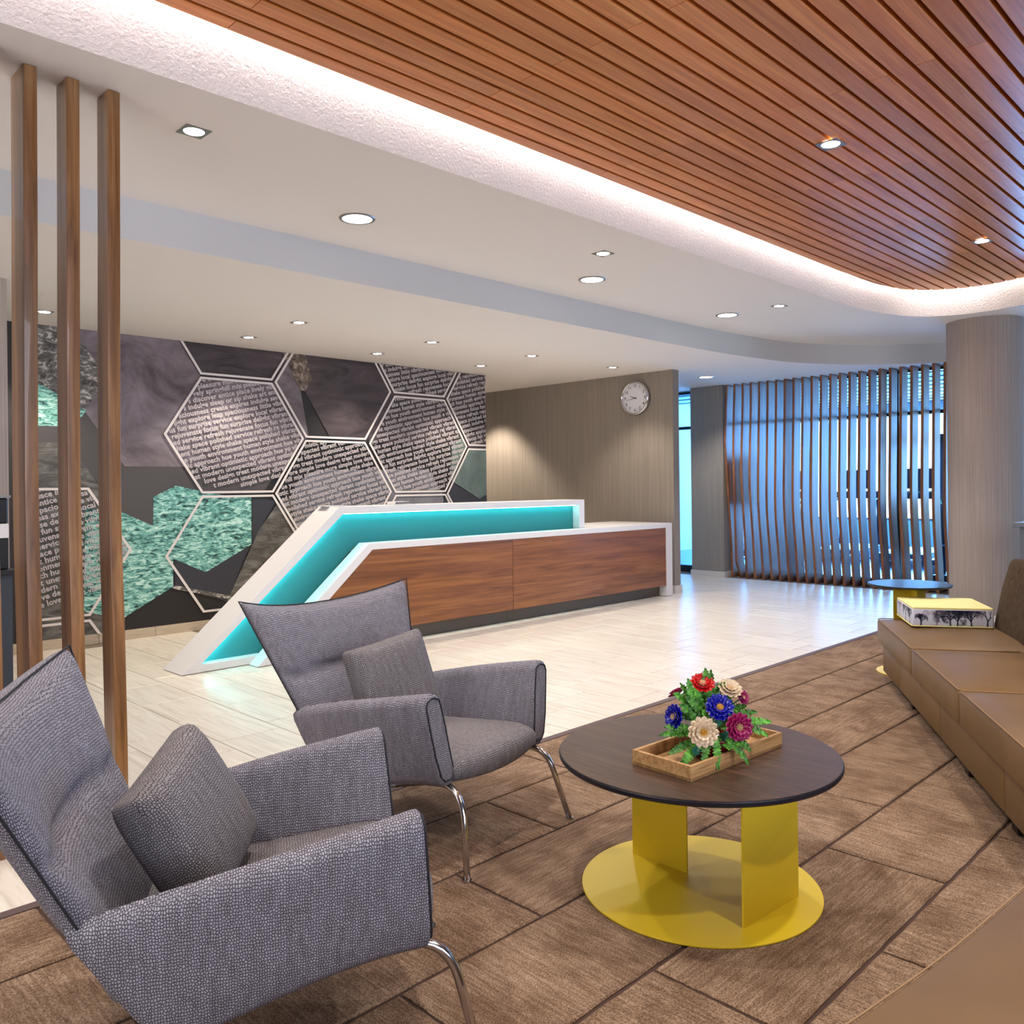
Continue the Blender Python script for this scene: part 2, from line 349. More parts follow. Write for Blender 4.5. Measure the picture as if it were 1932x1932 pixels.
for k in range(0, 42):
    bh = 3.232 - .1054 * (k - 1) - .009; bl = bh - .0844
    if k == 0: bh = 3.322
    if bl < -1.2: break
    e1 = amax(bh - .002) - .008 if bh < 3.3 else 7.9; e0 = amax(bl) - .008; e1 = min(e1, 9.2); e0 = min(e0, 9.25)
    if k == 0: e1 = 7.6; e0 = amax(bl) - .01
    xs0 = max(-1.5, bl * .2 - .9)
    seams = [s for s in (seamA if k % 2 == 0 else seamB) if xs0 + .2 < s < min(e0, e1) - .1]
    st = [xs0] + seams
    for i, s in enumerate(st):
        last = i == len(st) - 1
        a0, a1 = s + .001, (None if last else st[i + 1] - .001)
        q0, q1 = (e0, e1) if last else (a1, a1)
        mb = MB(); v = [(a0, bl, 3.3), (q0, bl, 3.3), (q1, bh, 3.3), (a0, bh, 3.3)]
        v += [(x, y, 3.350) for x, y, z in v]
        mb.add(v, [(3, 2, 1, 0), (4, 5, 6, 7), (0, 1, 5, 4), (1, 2, 6, 5), (2, 3, 7, 6), (3, 0, 4, 7)])
        mb.build('slat', m_slat, cei, bevel=.0016, seg=1)

# walls
struct(MB().box(1.60, 7.53, 8.04, 8.24, 0, 2.84).build('wall_mural', mat('mural_wall_paint', (52, 48, 50), .7)))
bm_ = struct(empty('baseboard_mural', (4.8, 8.03, 0)))
xs_ = [2.03, 2.21, 2.72, 3.23] + [3.23 + .6 * i for i in range(1, 8)] + [7.53]
for a_, b_ in zip(xs_, xs_[1:]): MB().box(a_ + .0015, b_ - .0015, 8.026, 8.04, 0, .088).build('baseboard_tile', m_base, bm_, bevel=.0015, seg=1, local=Matrix.Translation((-4.8, -8.03, 0)))
struct(MB().box(8.93, 9.06, 6.08, 10.3, 0, 2.84).build('wall_clock_side', m_paper))
struct(MB().box(8.915, 9.075, 6.066, 10.2, 0, .10).build('baseboard_clock_side', m_base2))
struct(MB().box(10.9, 11.3, 6.56, 7.11, 0, 2.84).build('wall_block', m_paper))
struct(MB().box(10.885, 11.3, 6.545, 7.125, 0, .085).build('baseboard_block', m_base2))
struct(MB().box(-5, 1.62, 6.45, 8.3, 0, 2.84).build('wall_left', m_paperlt))
struct(MB().box(-5, 11.4, 9.9, 10.1, 0, 2.84).build('wall_back', m_ceil))
struct(MB().box(-5.2, -5, -5, 10, 0, 3.6).build('wall_entrance', m_paperlt))
struct(MB().box(-5, 11.5, -5.2, -5, 0, 3.6).build('wall_behind', m_paperlt))
struct(MB().box(11.3, 11.42, -5, 10.3, 2.822, 3.6).build('wall_above_glass', m_ceil))

# column
col = MB(); col.cyl((9.87, 2.79), .36, .0, 3.06, 64); o = col.build('round_column', m_paperlt, smooth=True, bevel=.001, seg=1)
struct(o)
# ------------------------------------------------------------------ storefront glass
win = struct(empty('window_1', (11.35, 5, 0)))
wl = Matrix.Translation((-11.35, -5, 0))
for nm, a in (('head_frame', (11.3, 11.4, -5, 9.9, 2.78, 2.83)), ('transom_bar', (11.3, 11.4, -5, 9.9, 2.232, 2.276)), ('sill_frame', (11.3, 11.4, -5, 9.9, 0, .10))):
    MB().box(*a).build(nm, m_black, win, local=wl)
muls = [-1.2, 1.2, 2.95, 4.235, 5.45, 6.6, 7.98, 9.3]
for b in muls: MB().box(11.3, 11.4, b - .025, b + .025, .1, 2.78).build('mullion', m_black, win, local=wl)
for b0, b1 in zip(muls, muls[1:]):
    MB().box(11.345, 11.355, b0 + .025, b1 - .025, .1, 2.232).build('pane', m_glass, win, local=wl)
    MB().box(11.345, 11.355, b0 + .025, b1 - .025, 2.276, 2.78).build('pane', m_glass, win, local=wl)
dh = MB().tube([(11.28, 7.62, .95), (11.25, 7.62, .95), (11.25, 7.62, 1.25), (11.28, 7.62, 1.25)], .012); dh.build('door_handle', m_chrome, win, smooth=True, local=wl)
# fitness room beyond
m_gymwall = mat('gym_wall_paint', (205, 225, 238), .8)
struct(MB().box(11.42, 18.6, 9.9, 10.1, 0, 3.2).build('wall_gym_left', m_gymwall))
struct(MB().box(11.42, 18.6, -2.2, -2, 0, 3.2).build('wall_gym_right', m_gymwall))
gc = struct(empty('ceiling_1', (15, 4, 3.0))); gl = Matrix.Translation((-15, -4, -3.0))
MB().box(11.42, 18.6, -2, 10, 3.02, 3.1).build('ceiling_board', mat('gym_ceiling', (190, 205, 212), .8), gc, local=gl)
for i in range(12): MB().box(11.6 + i * .6, 11.625 + i * .6, -2, 10, 3.0, 3.025).build('ceiling_grid_bar', m_steel, gc, local=gl)
gw = struct(empty('window_2', (18.4, 4, 0))); gl = Matrix.Translation((-18.4, -4, 0))
MB().box(18.35, 18.5, -2, 10, 0, .55).build('window_apron', m_gymwall, gw, local=gl)
MB().box(18.35, 18.5, -2, 10, 2.75, 3.1).build('window_head', m_gymwall, gw, local=gl)
for i in range(9): MB().box(18.35, 18.5, -2 + 1.48 * i, -1.9 + 1.48 * i, .55, 2.75).build('window_post', m_gymwall, gw, local=gl)
MB().box(18.38, 18.45, -2, 10, .55, .60).build('window_rail', m_steel, gw, local=gl)

# ------------------------------------------------------------------ wavy fin screen
scr = empty('fin_screen', (10.95, 5, 0)); tag(scr, 'screen of wavy vertical walnut fins standing in front of the glass wall', 'screen')
sl = Matrix.Translation((-10.95, -5, 0))
peaks = [1.98, 1.85, 1.62, 1.5, 1.3, 1.22] + [1.2 + .06 * math.sin(i) for i in range(18)]
for i in range(24):
    b = 6.529 - .1297 * i; zp = peaks[i]
    amp = .055; prof = []
    ctrl = [(2.818, 10.94), (2.45, 10.93), ((2.45 + zp) / 2, 10.90), (zp, 10.875), (zp - .35, 10.89), ((zp - .35) * .5, 10.95), (.0, 11.0)]
    if i == 0: ctrl = [(2.818, 10.94), (zp, 10.87), (.4, 11.03), (0, 11.04)]
    if i == 1: ctrl = [(2.818, 10.94), (2.3, 10.90), (zp, 10.88), (.24, 10.93), (0, 11.05)]
    pts = ctrl if i < 2 else smoothline(ctrl, 4)
    front = [(a, z) for z, a in pts]; back = [(a + .19, z) for z, a in reversed(pts)]
    mb = MB(); mb.prism(front + back, b - .034, b, 'xz'); mb.build('fin', m_fin, scr, local=sl)

# ------------------------------------------------------------------ wooden posts
def post(a0, b0, label, dd=.125):
    pts = smoothline([(3.058, b0), (2.5, b0 + .012), (1.9, b0 + .03), (1.3, b0 + .036), (.8, b0 + .012), (.3, b0 - .005), (0, b0 - .005)], 5)
    mb = MB(); fr = [(y, z) for z, y in pts]; bkp = [(y + dd, z) for z, y in reversed(pts)]
    mb.prism(fr + bkp, a0, a0 + .05, 'yz')
    o = mb.build('wood_post', m_walnut_v, bevel=.002, seg=1)
    return tag(o, label, 'post', 'wooden posts at the lobby divider')
post(1.307, 3.68, 'wavy walnut post nearest the mural hexagon, rightmost of the divider posts')
post(1.147, 3.68, 'wavy walnut post standing between the two other full-height divider posts')
post(.990, 3.68, 'wavy walnut post at the left edge of the lobby, leftmost fully seen post', .17)
post(.830, 3.60, 'walnut post whose foot shows left of the grey armchair in front')

# ------------------------------------------------------------------ printed mural
mur = empty('mural', (4.8, 8.039, 0)); tag(mur, 'dark wall mural of grey and teal rock shapes, white hexagon outlines and slanted words', 'mural')
ml = Matrix.Translation((-4.8, -8.039, 0))
LY = [0]
def rock(name, stops, scale, stretch=(1, 1, 1), rot=0, con=0):
    m = mat(name, stops[1][1], .6); n = noise(m, coords(m, stretch, (0, rot, 0)), scale, 7, .68, .9); c = ramp(m, n, stops); setc(m, c); return m
mk_purple = rock('print_purple_slope', [(.32, (78, 68, 73)), (.52, (128, 118, 126)), (.72, (156, 148, 158))], 1.3, (1, 1, 1.3), R(30))
mk_dpurple = rock('print_dark_slope', [(.3, (40, 34, 37)), (.55, (72, 62, 67)), (.8, (104, 94, 100))], 2.4, (.7, 1, 2.6), R(-35))
mk_grey = rock('print_grey_rock', [(.34, (50, 48, 46)), (.52, (112, 110, 108)), (.64, (214, 210, 206))], 17, (.8, 1, 1.5), R(20))
mk_grey2 = rock('print_dim_rock', [(.34, (56, 55, 54)), (.52, (96, 95, 93)), (.7, (132, 130, 128))], 7, (.6, 1, 1.8))
mk_teal = rock('print_teal_rock', [(.38, (30, 56, 56)), (.47, (92, 160, 154)), (.55, (150, 210, 200)), (.62, (206, 236, 228))], 20, (.6, 1, 1.9), R(15))
mk_tealdim = rock('print_dim_teal', [(.3, (76, 88, 88)), (.55, (104, 122, 120)), (.8, (132, 138, 142))], 1.6)
mk_brown = rock('print_brown_rock', [(.36, (52, 44, 40)), (.52, (112, 98, 88)), (.66, (176, 160, 148))], 14)
mk_slate = mat('print_slate', (52, 54, 64), .6); mk_char = mat('print_charcoal', (34, 31, 33), .6); mk_band = mat('print_band', (78, 75, 77), .6)
mk_pale = rock('print_pale_grey', [(.3, (92, 94, 102)), (.55, (120, 120, 130)), (.8, (142, 142, 152))], 1.4)
m_print = mat('print_white', (222, 216, 216), .6); m_letter = mat('print_lettering', (186, 180, 184), .6)
def patch(name, pts, m):
    LY[0] += 1; y = 8.0385 - .0007 * LY[0]
    mb = MB(); mb.add([(x, y, z) for x, z in pts], [tuple(range(len(pts)))]); return mb.build(name, m, mur, local=ml)
ZT = 2.818; ZB = .09
patch('dark_ground', [(2.06, ZB), (7.53, ZB), (7.53, ZT), (2.06, ZT)], mk_char)
patch('slope_patch', [(2.5, ZT), (4.74, ZT), (4.9, 1.95), (4.6, 1.6), (2.968, 1.6), (2.55, 2.2)], mk_purple)
patch('slope_patch', [(3.49, ZT), (4.69, ZT), (4.49, 2.49), (3.70, 2.49)], mk_dpurple)
patch('band_patch', [(2.55, 2.2), (2.968, 1.6), (4.55, 1.6), (4.35, 1.33), (3.687, 1.33), (3.44, 1.42), (3.222, 1.312), (3.219, 1.039), (2.932, 1.172), (2.55, 1.7)], mk_band)
patch('rock_patch', [(2.06, ZT), (2.5, ZT), (2.58, 2.74), (2.76, 2.49), (2.78, 2.35), (2.64, 2.11), (2.55, 1.98), (2.4, 1.945), (2.06, 1.945)], mk_grey)
patch('rock_patch', [(2.06, 2.3), (2.28, 2.3), (2.56, 2.13), (2.64, 2.10), (2.55, 1.96), (2.4, 1.945), (2.06, 1.945)], mk_teal)
patch('band_patch', [(2.06, 1.945), (2.4, 1.945), (2.4, 1.80), (2.06, 1.80)], mk_band)
patch('rock_patch', [(2.06, 1.80), (2.45, 1.80), (2.56, 1.70), (3.03, .98), (3.05, .3), (2.75, ZB), (2.06, ZB)], mk_grey2)
patch('teal_rock_patch', [(2.62, 1.22), (2.95, 1.17), (3.219, 1.039), (3.225, 1.312), (3.441, 1.418), (3.631, 1.375), (3.9, 1.32), (4.222, 1.288), (4.218, .808), (3.729, .562), (3.407, .714), (3.404, .45), (2.937, .202), (2.60, .30)], mk_teal)
patch('slate_patch', [(4.23, 1.29), (4.5, 1.25), (4.15, .7), (3.95, .25), (3.42, .44), (3.42, .70), (3.729, .562), (4.225, .81)], mk_slate)
patch('rock_patch', [(4.52, 1.22), (4.3, .95), (3.93, .22), (4.9, .22), (5.4, 1.0), (4.7, 1.3)], mk_grey2)
patch('rock_strip', [(3.40, .465), (4.1, .27), (4.1, .235), (3.40, .43)], mk_grey)
patch('slope_patch', [(4.87, ZT), (5.82, ZT), (6.03, 2.467), (5.65, 1.9), (5.186, 1.91), (4.83, 2.47)], mk_dpurple)
patch('rock_patch', [(4.60, ZT), (4.87, ZT), (4.95, 2.55), (4.86, 2.43), (4.80, 2.43)], mk_brown)
patch('pale_patch', [(4.72, 1.42), (5.0, 1.58), (6.56, 1.59), (6.78, 1.3), (6.9, .8), (4.7, .8)], mk_pale)
patch('slope_patch', [(5.68, 1.90), (5.85, ZT), (7.53, ZT), (7.53, 2.71), (7.12, 2.0), (6.94, 1.895)], mk_dpurple)
patch('slope_patch', [(7.13, 1.98), (7.53, 2.18), (7.53, 1.87), (7.2, 1.87)], mk_dpurple)
patch('teal_patch', [(6.935, 1.89), (7.12, 2.0), (7.2, 1.89), (6.935, 1.43)], mk_tealdim)
patch('teal_patch', [(7.225, 1.855), (7.53, 1.855), (7.53, 1.27), (7.406, 1.212), (6.953, 1.436)], mk_tealdim)
patch('slate_patch', [(6.94, 1.43), (7.406, 1.205), (7.53, 1.265), (7.53, .8), (6.6, .8), (6.82, 1.25)], mk_slate)
# honeycomb outlines
def hexpts(cx, cz, s=1.0):
    return [(cx + x * s, cz + z * s) for x, z in ((.757, 0), (.388, .574), (-.388, .574), (-.757, 0), (-.388, -.574), (.388, -.574))]
def clip(pts, inside, inter):
    out = []
    for i, p in enumerate(pts):
        q = pts[(i + 1) % len(pts)]
        if inside(p): out.append(p)
        if inside(p) != inside(q): out.append(inter(p, q))
    return out
def outline(cx, cz, x0=2.07, x1=7.528, z1=ZT, z0=ZB):
    o_ = hexpts(cx, cz, 1.0); i_ = hexpts(cx, cz, .962); y = 8.0385 - .0007 * 26; mb = MB()
    for k in range(6):
        q = [o_[k], o_[(k + 1) % 6], i_[(k + 1) % 6], i_[k]]
        for ax, v, sg in ((0, x0, 1), (0, x1, -1), (1, z1, -1), (1, z0, 1)):
            def ins(p): return (p[ax] - v) * sg >= 0
            def itx(p, q2):
                t = (v - p[ax]) / (q2[ax] - p[ax]); return (p[0] + (q2[0] - p[0]) * t, p[1] + (q2[1] - p[1]) * t)
            if q: q = clip(q, ins, itx)
        if len(q) > 2: mb.add([(x, y, z) for x, z in q], [tuple(range(len(q)))])
    if mb.v: mb.build('hexagon_outline', m_print, mur, local=ml)
HX = {'H1': (4.08, 1.912), 'H2': (5.243, 1.327), 'H3': (5.25, 2.497), 'H4': (6.435, 3.06), 'H5': (6.44, 1.885), 'H6': (7.61, 2.47), 'H7': (7.60, 1.29), 'H8': (6.44, .715), 'H9': (4.08, .742), 'H12': (4.08, 3.082), 'H10': (2.262, .833), 'H11': (2.262, -.345)}
for k, c in HX.items(): outline(*c)
TXT = {
 'H1': (['e design treat', 'pleasure more', 'vely springhill mix pleasure', 's discover entice place lively', 's indulge sleep or sip shake art enthuse', 'aciousness create expires indulge savor', 'light explore leap spaciousness little', 'us fun surprise service explore local', ' rejuvenate focus fun surprise delight', 'ed service refresh rejuvenate focus fun', 'hake space polished service refresh re', 'ent human style shake space polished', 'e youth environment human style shake', 'ic approach hue youth environment hue', 'ed vibrant optimistic approach hue yo', 'at modern unexpected vibrant optimistic', '   love design treat modern unexpected', '      t modern unexpected', '            simple love design'], 3.66, 2.425),
 'H2': (['mistic approach', 'xpected vibrant', 'ed vibrant optimistic approach', 'ign treat modern unexpected vibrant', 'ore simple love design treat modern', 'hill mix pleasure more simple love design', 'ue youth environment human style shake', 'istic approach hue youth environment', 'ed vibrant optimistic approach hue youth', 'at modern unexpected vibrant optimistic', 'polished service refresh rejuvenate focus', 'style shake space polished service', 'environment human style shake space', 'approach hue youth environment', 'vibrant optimistic approach hue'], 4.93, 1.83),
 'H4': (['r shake', 's indulge savor', 'usness little', 'plore local spaciousness', 'surprise delight explore local', 'enate focus fun surprise delight', 'refresh rejuvenate focus', 'lished service refresh', 'shake space polished', 'human'], 5.85, 2.77),
 'H5': (['rvice', 'ake space polished', 'nment human style', 'en hue youth environment', 'e youth environment human style', 'nt optimistic approach hue youth e', ' unexpected vibrant optimistic approach', 'ign treat modern unexpected vibrant', 'ake space polished service refresh rej', ' human style shake space polished', 'uth environment human style shake', 'ic approach hue youth environment', 'us fun surprise delight explore local', 'fresh rejuvenate focus fun surprise', 'ce polished service refresh rejuvenate', 'an style shake space polished service', 'ent human human style shake', 'ach hue youth environment', 'optimistic approach', 'expected'], 6.03, 2.385),
 'H6': (['n rejuvenate', 'polished service', 'service refresh reju', 'shake space polished', 'ironment human style', 'ch hue youth environment', 'ptimistic approach hue', 'juvenate focus fun surprise', 'rvice refresh rejuvenate', 'pace polished service', 'uman indulge', 'spaciousness', 'elight explore', 'focus fun', 'refresh'], 7.10, 2.74),
 'H10': (['   e mix pleasure lively savor', '  enthuse mix place lively art enth', ' place shake art entice savor savor', ' shake sip indulge spacious little', 'as indulge spaciousness explore local', 'pacious explore surprise delight', 'light explore local focus fun surprise', ' fun surprise refresh rejuvenate', 'n rejuvenate polished service space', 'shed service shake space polished', 'e shake environment human style', 'nment youth environment vibrant', 'hue youth approach hue modern', 'optimistic vibrant unexpected approach', 'unexpected modern treat vibrant', 'design treat love design treat', 't more simple love design'], 1.92, 1.30)}
FILL = ' vibrant space human style shake service refresh focus'
def lettering(key):
    lines, xr, zr = TXT[key]; th = R(13.2); y = 8.0385 - .0007 * 25; hx = hexpts(*HX[key], .955); V = []; Fc = []
    for i, line in enumerate(lines):
        zb_ = zr - i * .0628 - xr * math.tan(th); xs = []
        for k in range(6):
            (ax, az), (bx, bz) = hx[k], hx[(k + 1) % 6]
            fa_, fb_ = az - .022 - (zb_ + ax * math.tan(th)), bz - .022 - (zb_ + bx * math.tan(th))
            if fa_ * fb_ < 0: xs.append(ax + (bx - ax) * fa_ / (fa_ - fb_))
        if not xs: continue
        xs0 = max(min(xs), -9) + .004; z0 = zb_ + xs0 * math.tan(th)
        cu = bpy.data.curves.new('lettering', 'FONT'); cu.body = line.rstrip() + FILL; cu.size = .070; cu.space_character = 1.03; cu.offset = .0021; cu.resolution_u = 2
        o = bpy.data.objects.new('lettering', cu); C.objects.link(o)
        me = bpy.data.meshes.new_from_object(o.evaluated_get(bpy.context.evaluated_depsgraph_get())); bpy.data.objects.remove(o); b0 = len(V)
        for v in me.vertices: p = v.co; V.append((xs0 + p.x * math.cos(th) - p.y * math.sin(th), y, z0 + p.x * math.sin(th) + p.y * math.cos(th)))
        Fc += [tuple(b0 + q for q in p.vertices) for p in me.polygons]
    me = bpy.data.meshes.new('lettering'); me.from_pydata(V, [], Fc)
    bm = bmesh.new(); bm.from_mesh(me); cx, cz = HX[key]; h = hx
    planes = [(h[k][0], h[k][1], *(lambda nx, nz: (nx, nz))(h[(k + 1) % 6][1] - h[k][1], -(h[(k + 1) % 6][0] - h[k][0]))) for k in range(6)]
    planes = [(a, b, nx, nz) if (cx - a) * nx + (cz - b) * nz < 0 else (a, b, -nx, -nz) for a, b, nx, nz in planes] + [(7.526, 1, 1, 0), (2.07, 1, -1, 0), (3, ZT - .004, 0, 1)]
    for a, b, nx, nz in planes:
        bmesh.ops.bisect_plane(bm, geom=list(bm.verts) + list(bm.edges) + list(bm.faces), dist=1e-5, plane_co=(a, y, b), plane_no=Vector((nx, 0, nz)).normalized(), clear_outer=True, clear_inner=False)
    bm.to_mesh(me); bm.free(); me.materials.append(m_letter)
    o = bpy.data.objects.new('lettering', me); C.objects.link(o); o.parent = mur; o.matrix_local = ml; return o
for k in TXT: lettering(k)

# ------------------------------------------------------------------ reception desk
dk = empty('reception_desk', (5.7, 6.2, 0)); tag(dk, 'long white reception desk with slanted end, glowing teal band and walnut front panels', 'desk')
dl = Matrix.Translation((-5.7, -6.2, 0))
MB().prism([(2.66, .004), (4.045, 1.215), (7.275, 1.215), (7.275, .90), (7.185, .90), (7.185, 1.155), (4.084, 1.155), (2.81, .062), (3.32, .062), (3.26, .004)], 6.15, 6.48, 'xz').build('upper_frame', m_white, dk, bevel=.002, seg=1, local=dl)
MB().prism([(2.80, .055), (4.084, 1.158), (7.19, 1.158), (7.19, .86), (4.25, .86), (3.36, .055)], 6.245, 6.255, 'xz').build('teal_panel', m_teal, dk, local=dl)
MB().box(4.12, 7.17, 6.192, 6.204, 1.150, 1.1545).build('led_strip', m_ledteal, dk, local=dl)
MB().prism([(2.86, .100), (4.08, 1.147), (4.086, 1.141), (2.866, .094)], 6.192, 6.204, 'xz').build('led_strip', m_ledteal, dk, local=dl)
MB().prism([(3.19, .004), (4.238, .898), (8.765, .898), (8.765, .004), (8.64, .004), (8.64, .842), (4.276, .842), (3.32, .004)], 6.0, 6.15, 'xz').build('lower_frame', m_white, dk, bevel=.002, seg=1, local=dl)
MB().box(7.28, 8.765, 6.15, 6.93, .842, .898).build('worktop', m_white, dk, bevel=.002, seg=1, local=dl)
MB().box(4.1, 7.28, 6.48, 6.93, .80, .842).build('staff_shelf', m_white, dk, local=dl)
MB().box(8.70, 8.765, 6.15, 6.9, .004, .842).build('end_panel', m_white, dk, local=dl)
dz = (.842 - .134)
xl = lambda z: 3.32 + (z - .004) / .838 * .956
MB().prism([(xl(.134), .134), (xl(.842), .842), (5.985, .842), (5.985, .134)], 6.008, 6.03, 'xz').build('wood_panel', m_desk, dk, bevel=.001, seg=1, local=dl)
MB().box(5.99, 8.638, 6.008, 6.03, .134, .842).build('wood_panel', m_desk, dk, bevel=.001, seg=1, local=dl)
MB().box(3.5, 6.0, 6.11, 6.14, .003, .15).build('toe_kick', m_kick, dk, local=dl)
MB().box(6.003, 8.64, 6.11, 6.14, .003, .15).build('toe_kick', m_kick, dk, local=dl)
tag(MB().box(4.0, 4.22, 6.30, 6.44, 1.216, 1.222).build('paper_tray', m_white), 'thin white tray lying on the left end of the tall desk top', 'tray')
ph = empty('sign_holder', (4.80, 6.3, 1.216)); tag(ph, 'small clear-white sign holder lying on the middle of the tall desk top', 'sign holder')
hl = Matrix.Translation((-4.80, -6.3, -1.216)); MB().box(4.70, 4.95, 6.24, 6.36, 1.216, 1.220).build('base', m_white, ph, local=hl)
MB().box(4.70, 4.706, 6.24, 6.36, 1.22, 1.245).build('upright', m_white, ph, local=hl); MB().box(4.706, 4.86, 6.24, 6.36, 1.242, 1.246).build('shelf', m_white, ph, local=hl)

# ------------------------------------------------------------------ wall clock (9:43) on the side wall, face towards -x
ck = empty('wall_clock', (8.93, 6.64, 2.5)); tag(ck, 'round chrome-rimmed wall clock with white face hung above the desk end', 'clock')
def ring_pts(r, x, n=48): return [(x, -r * math.sin(2 * math.pi * i / n), r * math.cos(2 * math.pi * i / n)) for i in range(n)]
mb = MB(); mb.loft([ring_pts(.19, 0), ring_pts(.222, 0), ring_pts(.224, -.03), ring_pts(.212, -.062), ring_pts(.200, -.062), ring_pts(.196, -.04)], cap=False); mb.build('rim', m_chrome, ck, smooth=True)
mb = MB(); mb.add(ring_pts(.20, -.038), [tuple(range(48))]); mb.build('face', mat('clock_face', (224, 224, 230), .4), ck)
m_ink = mat('clock_ink', (52, 50, 60), .6)
def hand(ang, L, wd, x):
    a = R(ang); d = (-math.sin(a), math.cos(a)); p = (d[1], -d[0]); mb = MB()
    q = [(-d[0] * .03 + p[0] * wd, -d[1] * .03 + p[1] * wd), (d[0] * L + p[0] * wd * .5, d[1] * L + p[1] * wd * .5), (d[0] * L - p[0] * wd * .5, d[1] * L - p[1] * wd * .5), (-d[0] * .03 - p[0] * wd, -d[1] * .03 - p[1] * wd)]
    mb.prism(q, x, x - .002, 'yz'); return mb.build('hand', m_ink, ck)
hand(291, .085, .0045, -.043); hand(258, .135, .0035, -.047)
fontmb = []
for h in range(1, 13):
    cu = bpy.data.curves.new('numerals', 'FONT'); cu.body = str(h); cu.size = .056; cu.align_x = 'CENTER'; cu.align_y = 'CENTER'; cu.resolution_u = 2; cu.offset = .0004
    o = bpy.data.objects.new('numeral', cu); C.objects.link(o); me = bpy.data.meshes.new_from_object(o.evaluated_get(bpy.context.evaluated_depsgraph_get())); bpy.data.objects.remove(o)
    a = R(30 * h); cy, cz = -math.sin(a) * .158, math.cos(a) * .158
    for v in me.vertices: p = v.co.copy(); v.co = (-.0405, cy - p.x, cz + p.y)
    me.materials.clear(); me.materials.append(m_ink); o = bpy.data.objects.new('numeral', me); C.objects.link(o); o.parent = ck

# ------------------------------------------------------------------ downlights
def downlight(x, y, z, kind, label, group, power, spread=110, size=.12, warm=(1, .93, .84)):
    t = empty('downlight', (x, y, z)); tag(t, label, 'downlight', group)
    if kind == 'sq':
        h = size / 2; mb = MB(); n = 24; o_ = []
        sqp = []
        for i in range(n):
            a = 2 * math.pi * i / n; c_, s_ = math.cos(a), math.sin(a); k = h / max(abs(c_), abs(s_)); sqp.append((c_ * k, s_ * k))
        rg = [[(px, py, -.001) for px, py in sqp], [(px, py, -.004) for px, py in sqp], [(h * .82 * math.cos(2 * math.pi * i / n), h * .82 * math.sin(2 * math.pi * i / n), -.004) for i in range(n)], [(h * .76 * math.cos(2 * math.pi * i / n), h * .76 * math.sin(2 * math.pi * i / n), -.001) for i in range(n)]]
        mb.loft(rg, cap=False); mb.build('trim_ring', m_steel, t); MB().cyl((0, 0), h * .76, -.0035, -.002, 24).build('lens', m_lamp, t)
    else:
        r = size / 2; n = 40
        mb = MB(); mb.loft([[(q * math.cos(2 * math.pi * i / n), q * math.sin(2 * math.pi * i / n), zz) for i in range(n)] for q, zz in ((r * .84, -.001), (r * .84, -.006), (r, -.006), (r * 1.02, -.001))], cap=False)
        mb.build('trim_ring', m_steel, t, smooth=False); MB().cyl((0, 0), r * .84, -.005, -.002, 40).build('diffuser', m_disc, t)
    l = bpy.data.lights.new('lamp', 'SPOT'); l.energy = power; l.spot_size = R(spread); l.spot_blend = .6; l.shadow_soft_size = .045; l.color = warm
    lo = bpy.data.objects.new('lamp', l); C.objects.link(lo); lo.parent = t; lo.location = (0, 0, -.03)
    return t
for (x, y), lb, pw in (((1.752, 3.845), 'large square downlight in the white ceiling beside the wooden posts', 62), ((4.811, 3.862), 'square downlight in the upper white ceiling, middle of its row of three', 62), ((7.473, 3.876), 'square downlight in the upper white ceiling nearest the round column', 62)):
    downlight(x, y, 3.06, 'sq', lb, 'square downlights in the upper ceiling', pw, 120)
for (x, y), lb in (((3.049, 4.402), 'largest round white disc light in the ceiling step'), ((5.35, 4.414), 'round disc light in the ceiling, second of three from the posts'), ((7.479, 4.436), 'round disc light in the ceiling, third of three from the posts')):
    downlight(x, y, 3.06, 'rd', lb, 'round disc lights in the upper ceiling', 70, 125, .22, (1, .96, .92))
downlight(9.915, 6.214, 2.82, 'rd', 'round disc light in the low ceiling beside the fin screen', 'round disc lights in the lower ceiling', 70, 125, .21, (1, .96, .92))
for (x, y), lb in (((2.136, 7.44), 'small square downlight over the left end of the mural seen between posts'), ((3.902, 7.44), 'small downlight near the mural above its largest word hexagon'), ((5.40, 7.45), 'small downlight near the mural, third of the row along it'), ((6.88, 7.41), 'small downlight near the mural, closest to the clock wall'),
                    ((3.877, 6.49), 'square downlight over the slanted end of the desk'), ((5.383, 6.51), 'square downlight over the middle of the reception desk'), ((6.78, 6.47), 'square downlight over the tall right end of the reception desk'), ((8.207, 6.46), 'square downlight over the low desk counter near the clock')):
    downlight(x, y, 2.82, 'sq', lb, 'small square downlights in the lower ceiling', 62 if y > 7 else 46, 105, .115, (1, .88, .72))
for x, y, lb in ((4.676, 2.10, 'bright square spotlight between the cedar slats, nearer of the two'), (7.457, 2.116, 'bright square spotlight between the cedar slats near the column')):
    downlight(x, y, 3.297, 'sq', lb, 'spotlights in the cedar slat ceiling', 90, 95, .13, (1, .93, .84))
l = bpy.data.lights.new('lamp', 'SPOT'); l.energy = 150; l.spot_size = R(100); l.spot_blend = .5; l.shadow_soft_size = .05; l.color = (1, .87, .7)
o = bpy.data.objects.new('lamp', l); C.objects.link(o); o.location = (8.35, 9.2, 2.78)   # the downlight row continues in the staff passage behind the mural wall
# same ceiling, outside the frame: the row of slat-ceiling spotlights goes on towards and behind the camera
for x, y in ((1.9, 2.10), (3.3, .4), (1.9, -.6), (4.7, -.9), (-.5, 2.1)):
    l = bpy.data.lights.new('lamp', 'SPOT'); l.energy = 110; l.spot_size = R(110); l.spot_blend = .7; l.shadow_soft_size = .06; l.color = (1, .94, .86)
    o = bpy.data.objects.new('lamp', l); C.objects.link(o); o.location = (x, y, 3.26)

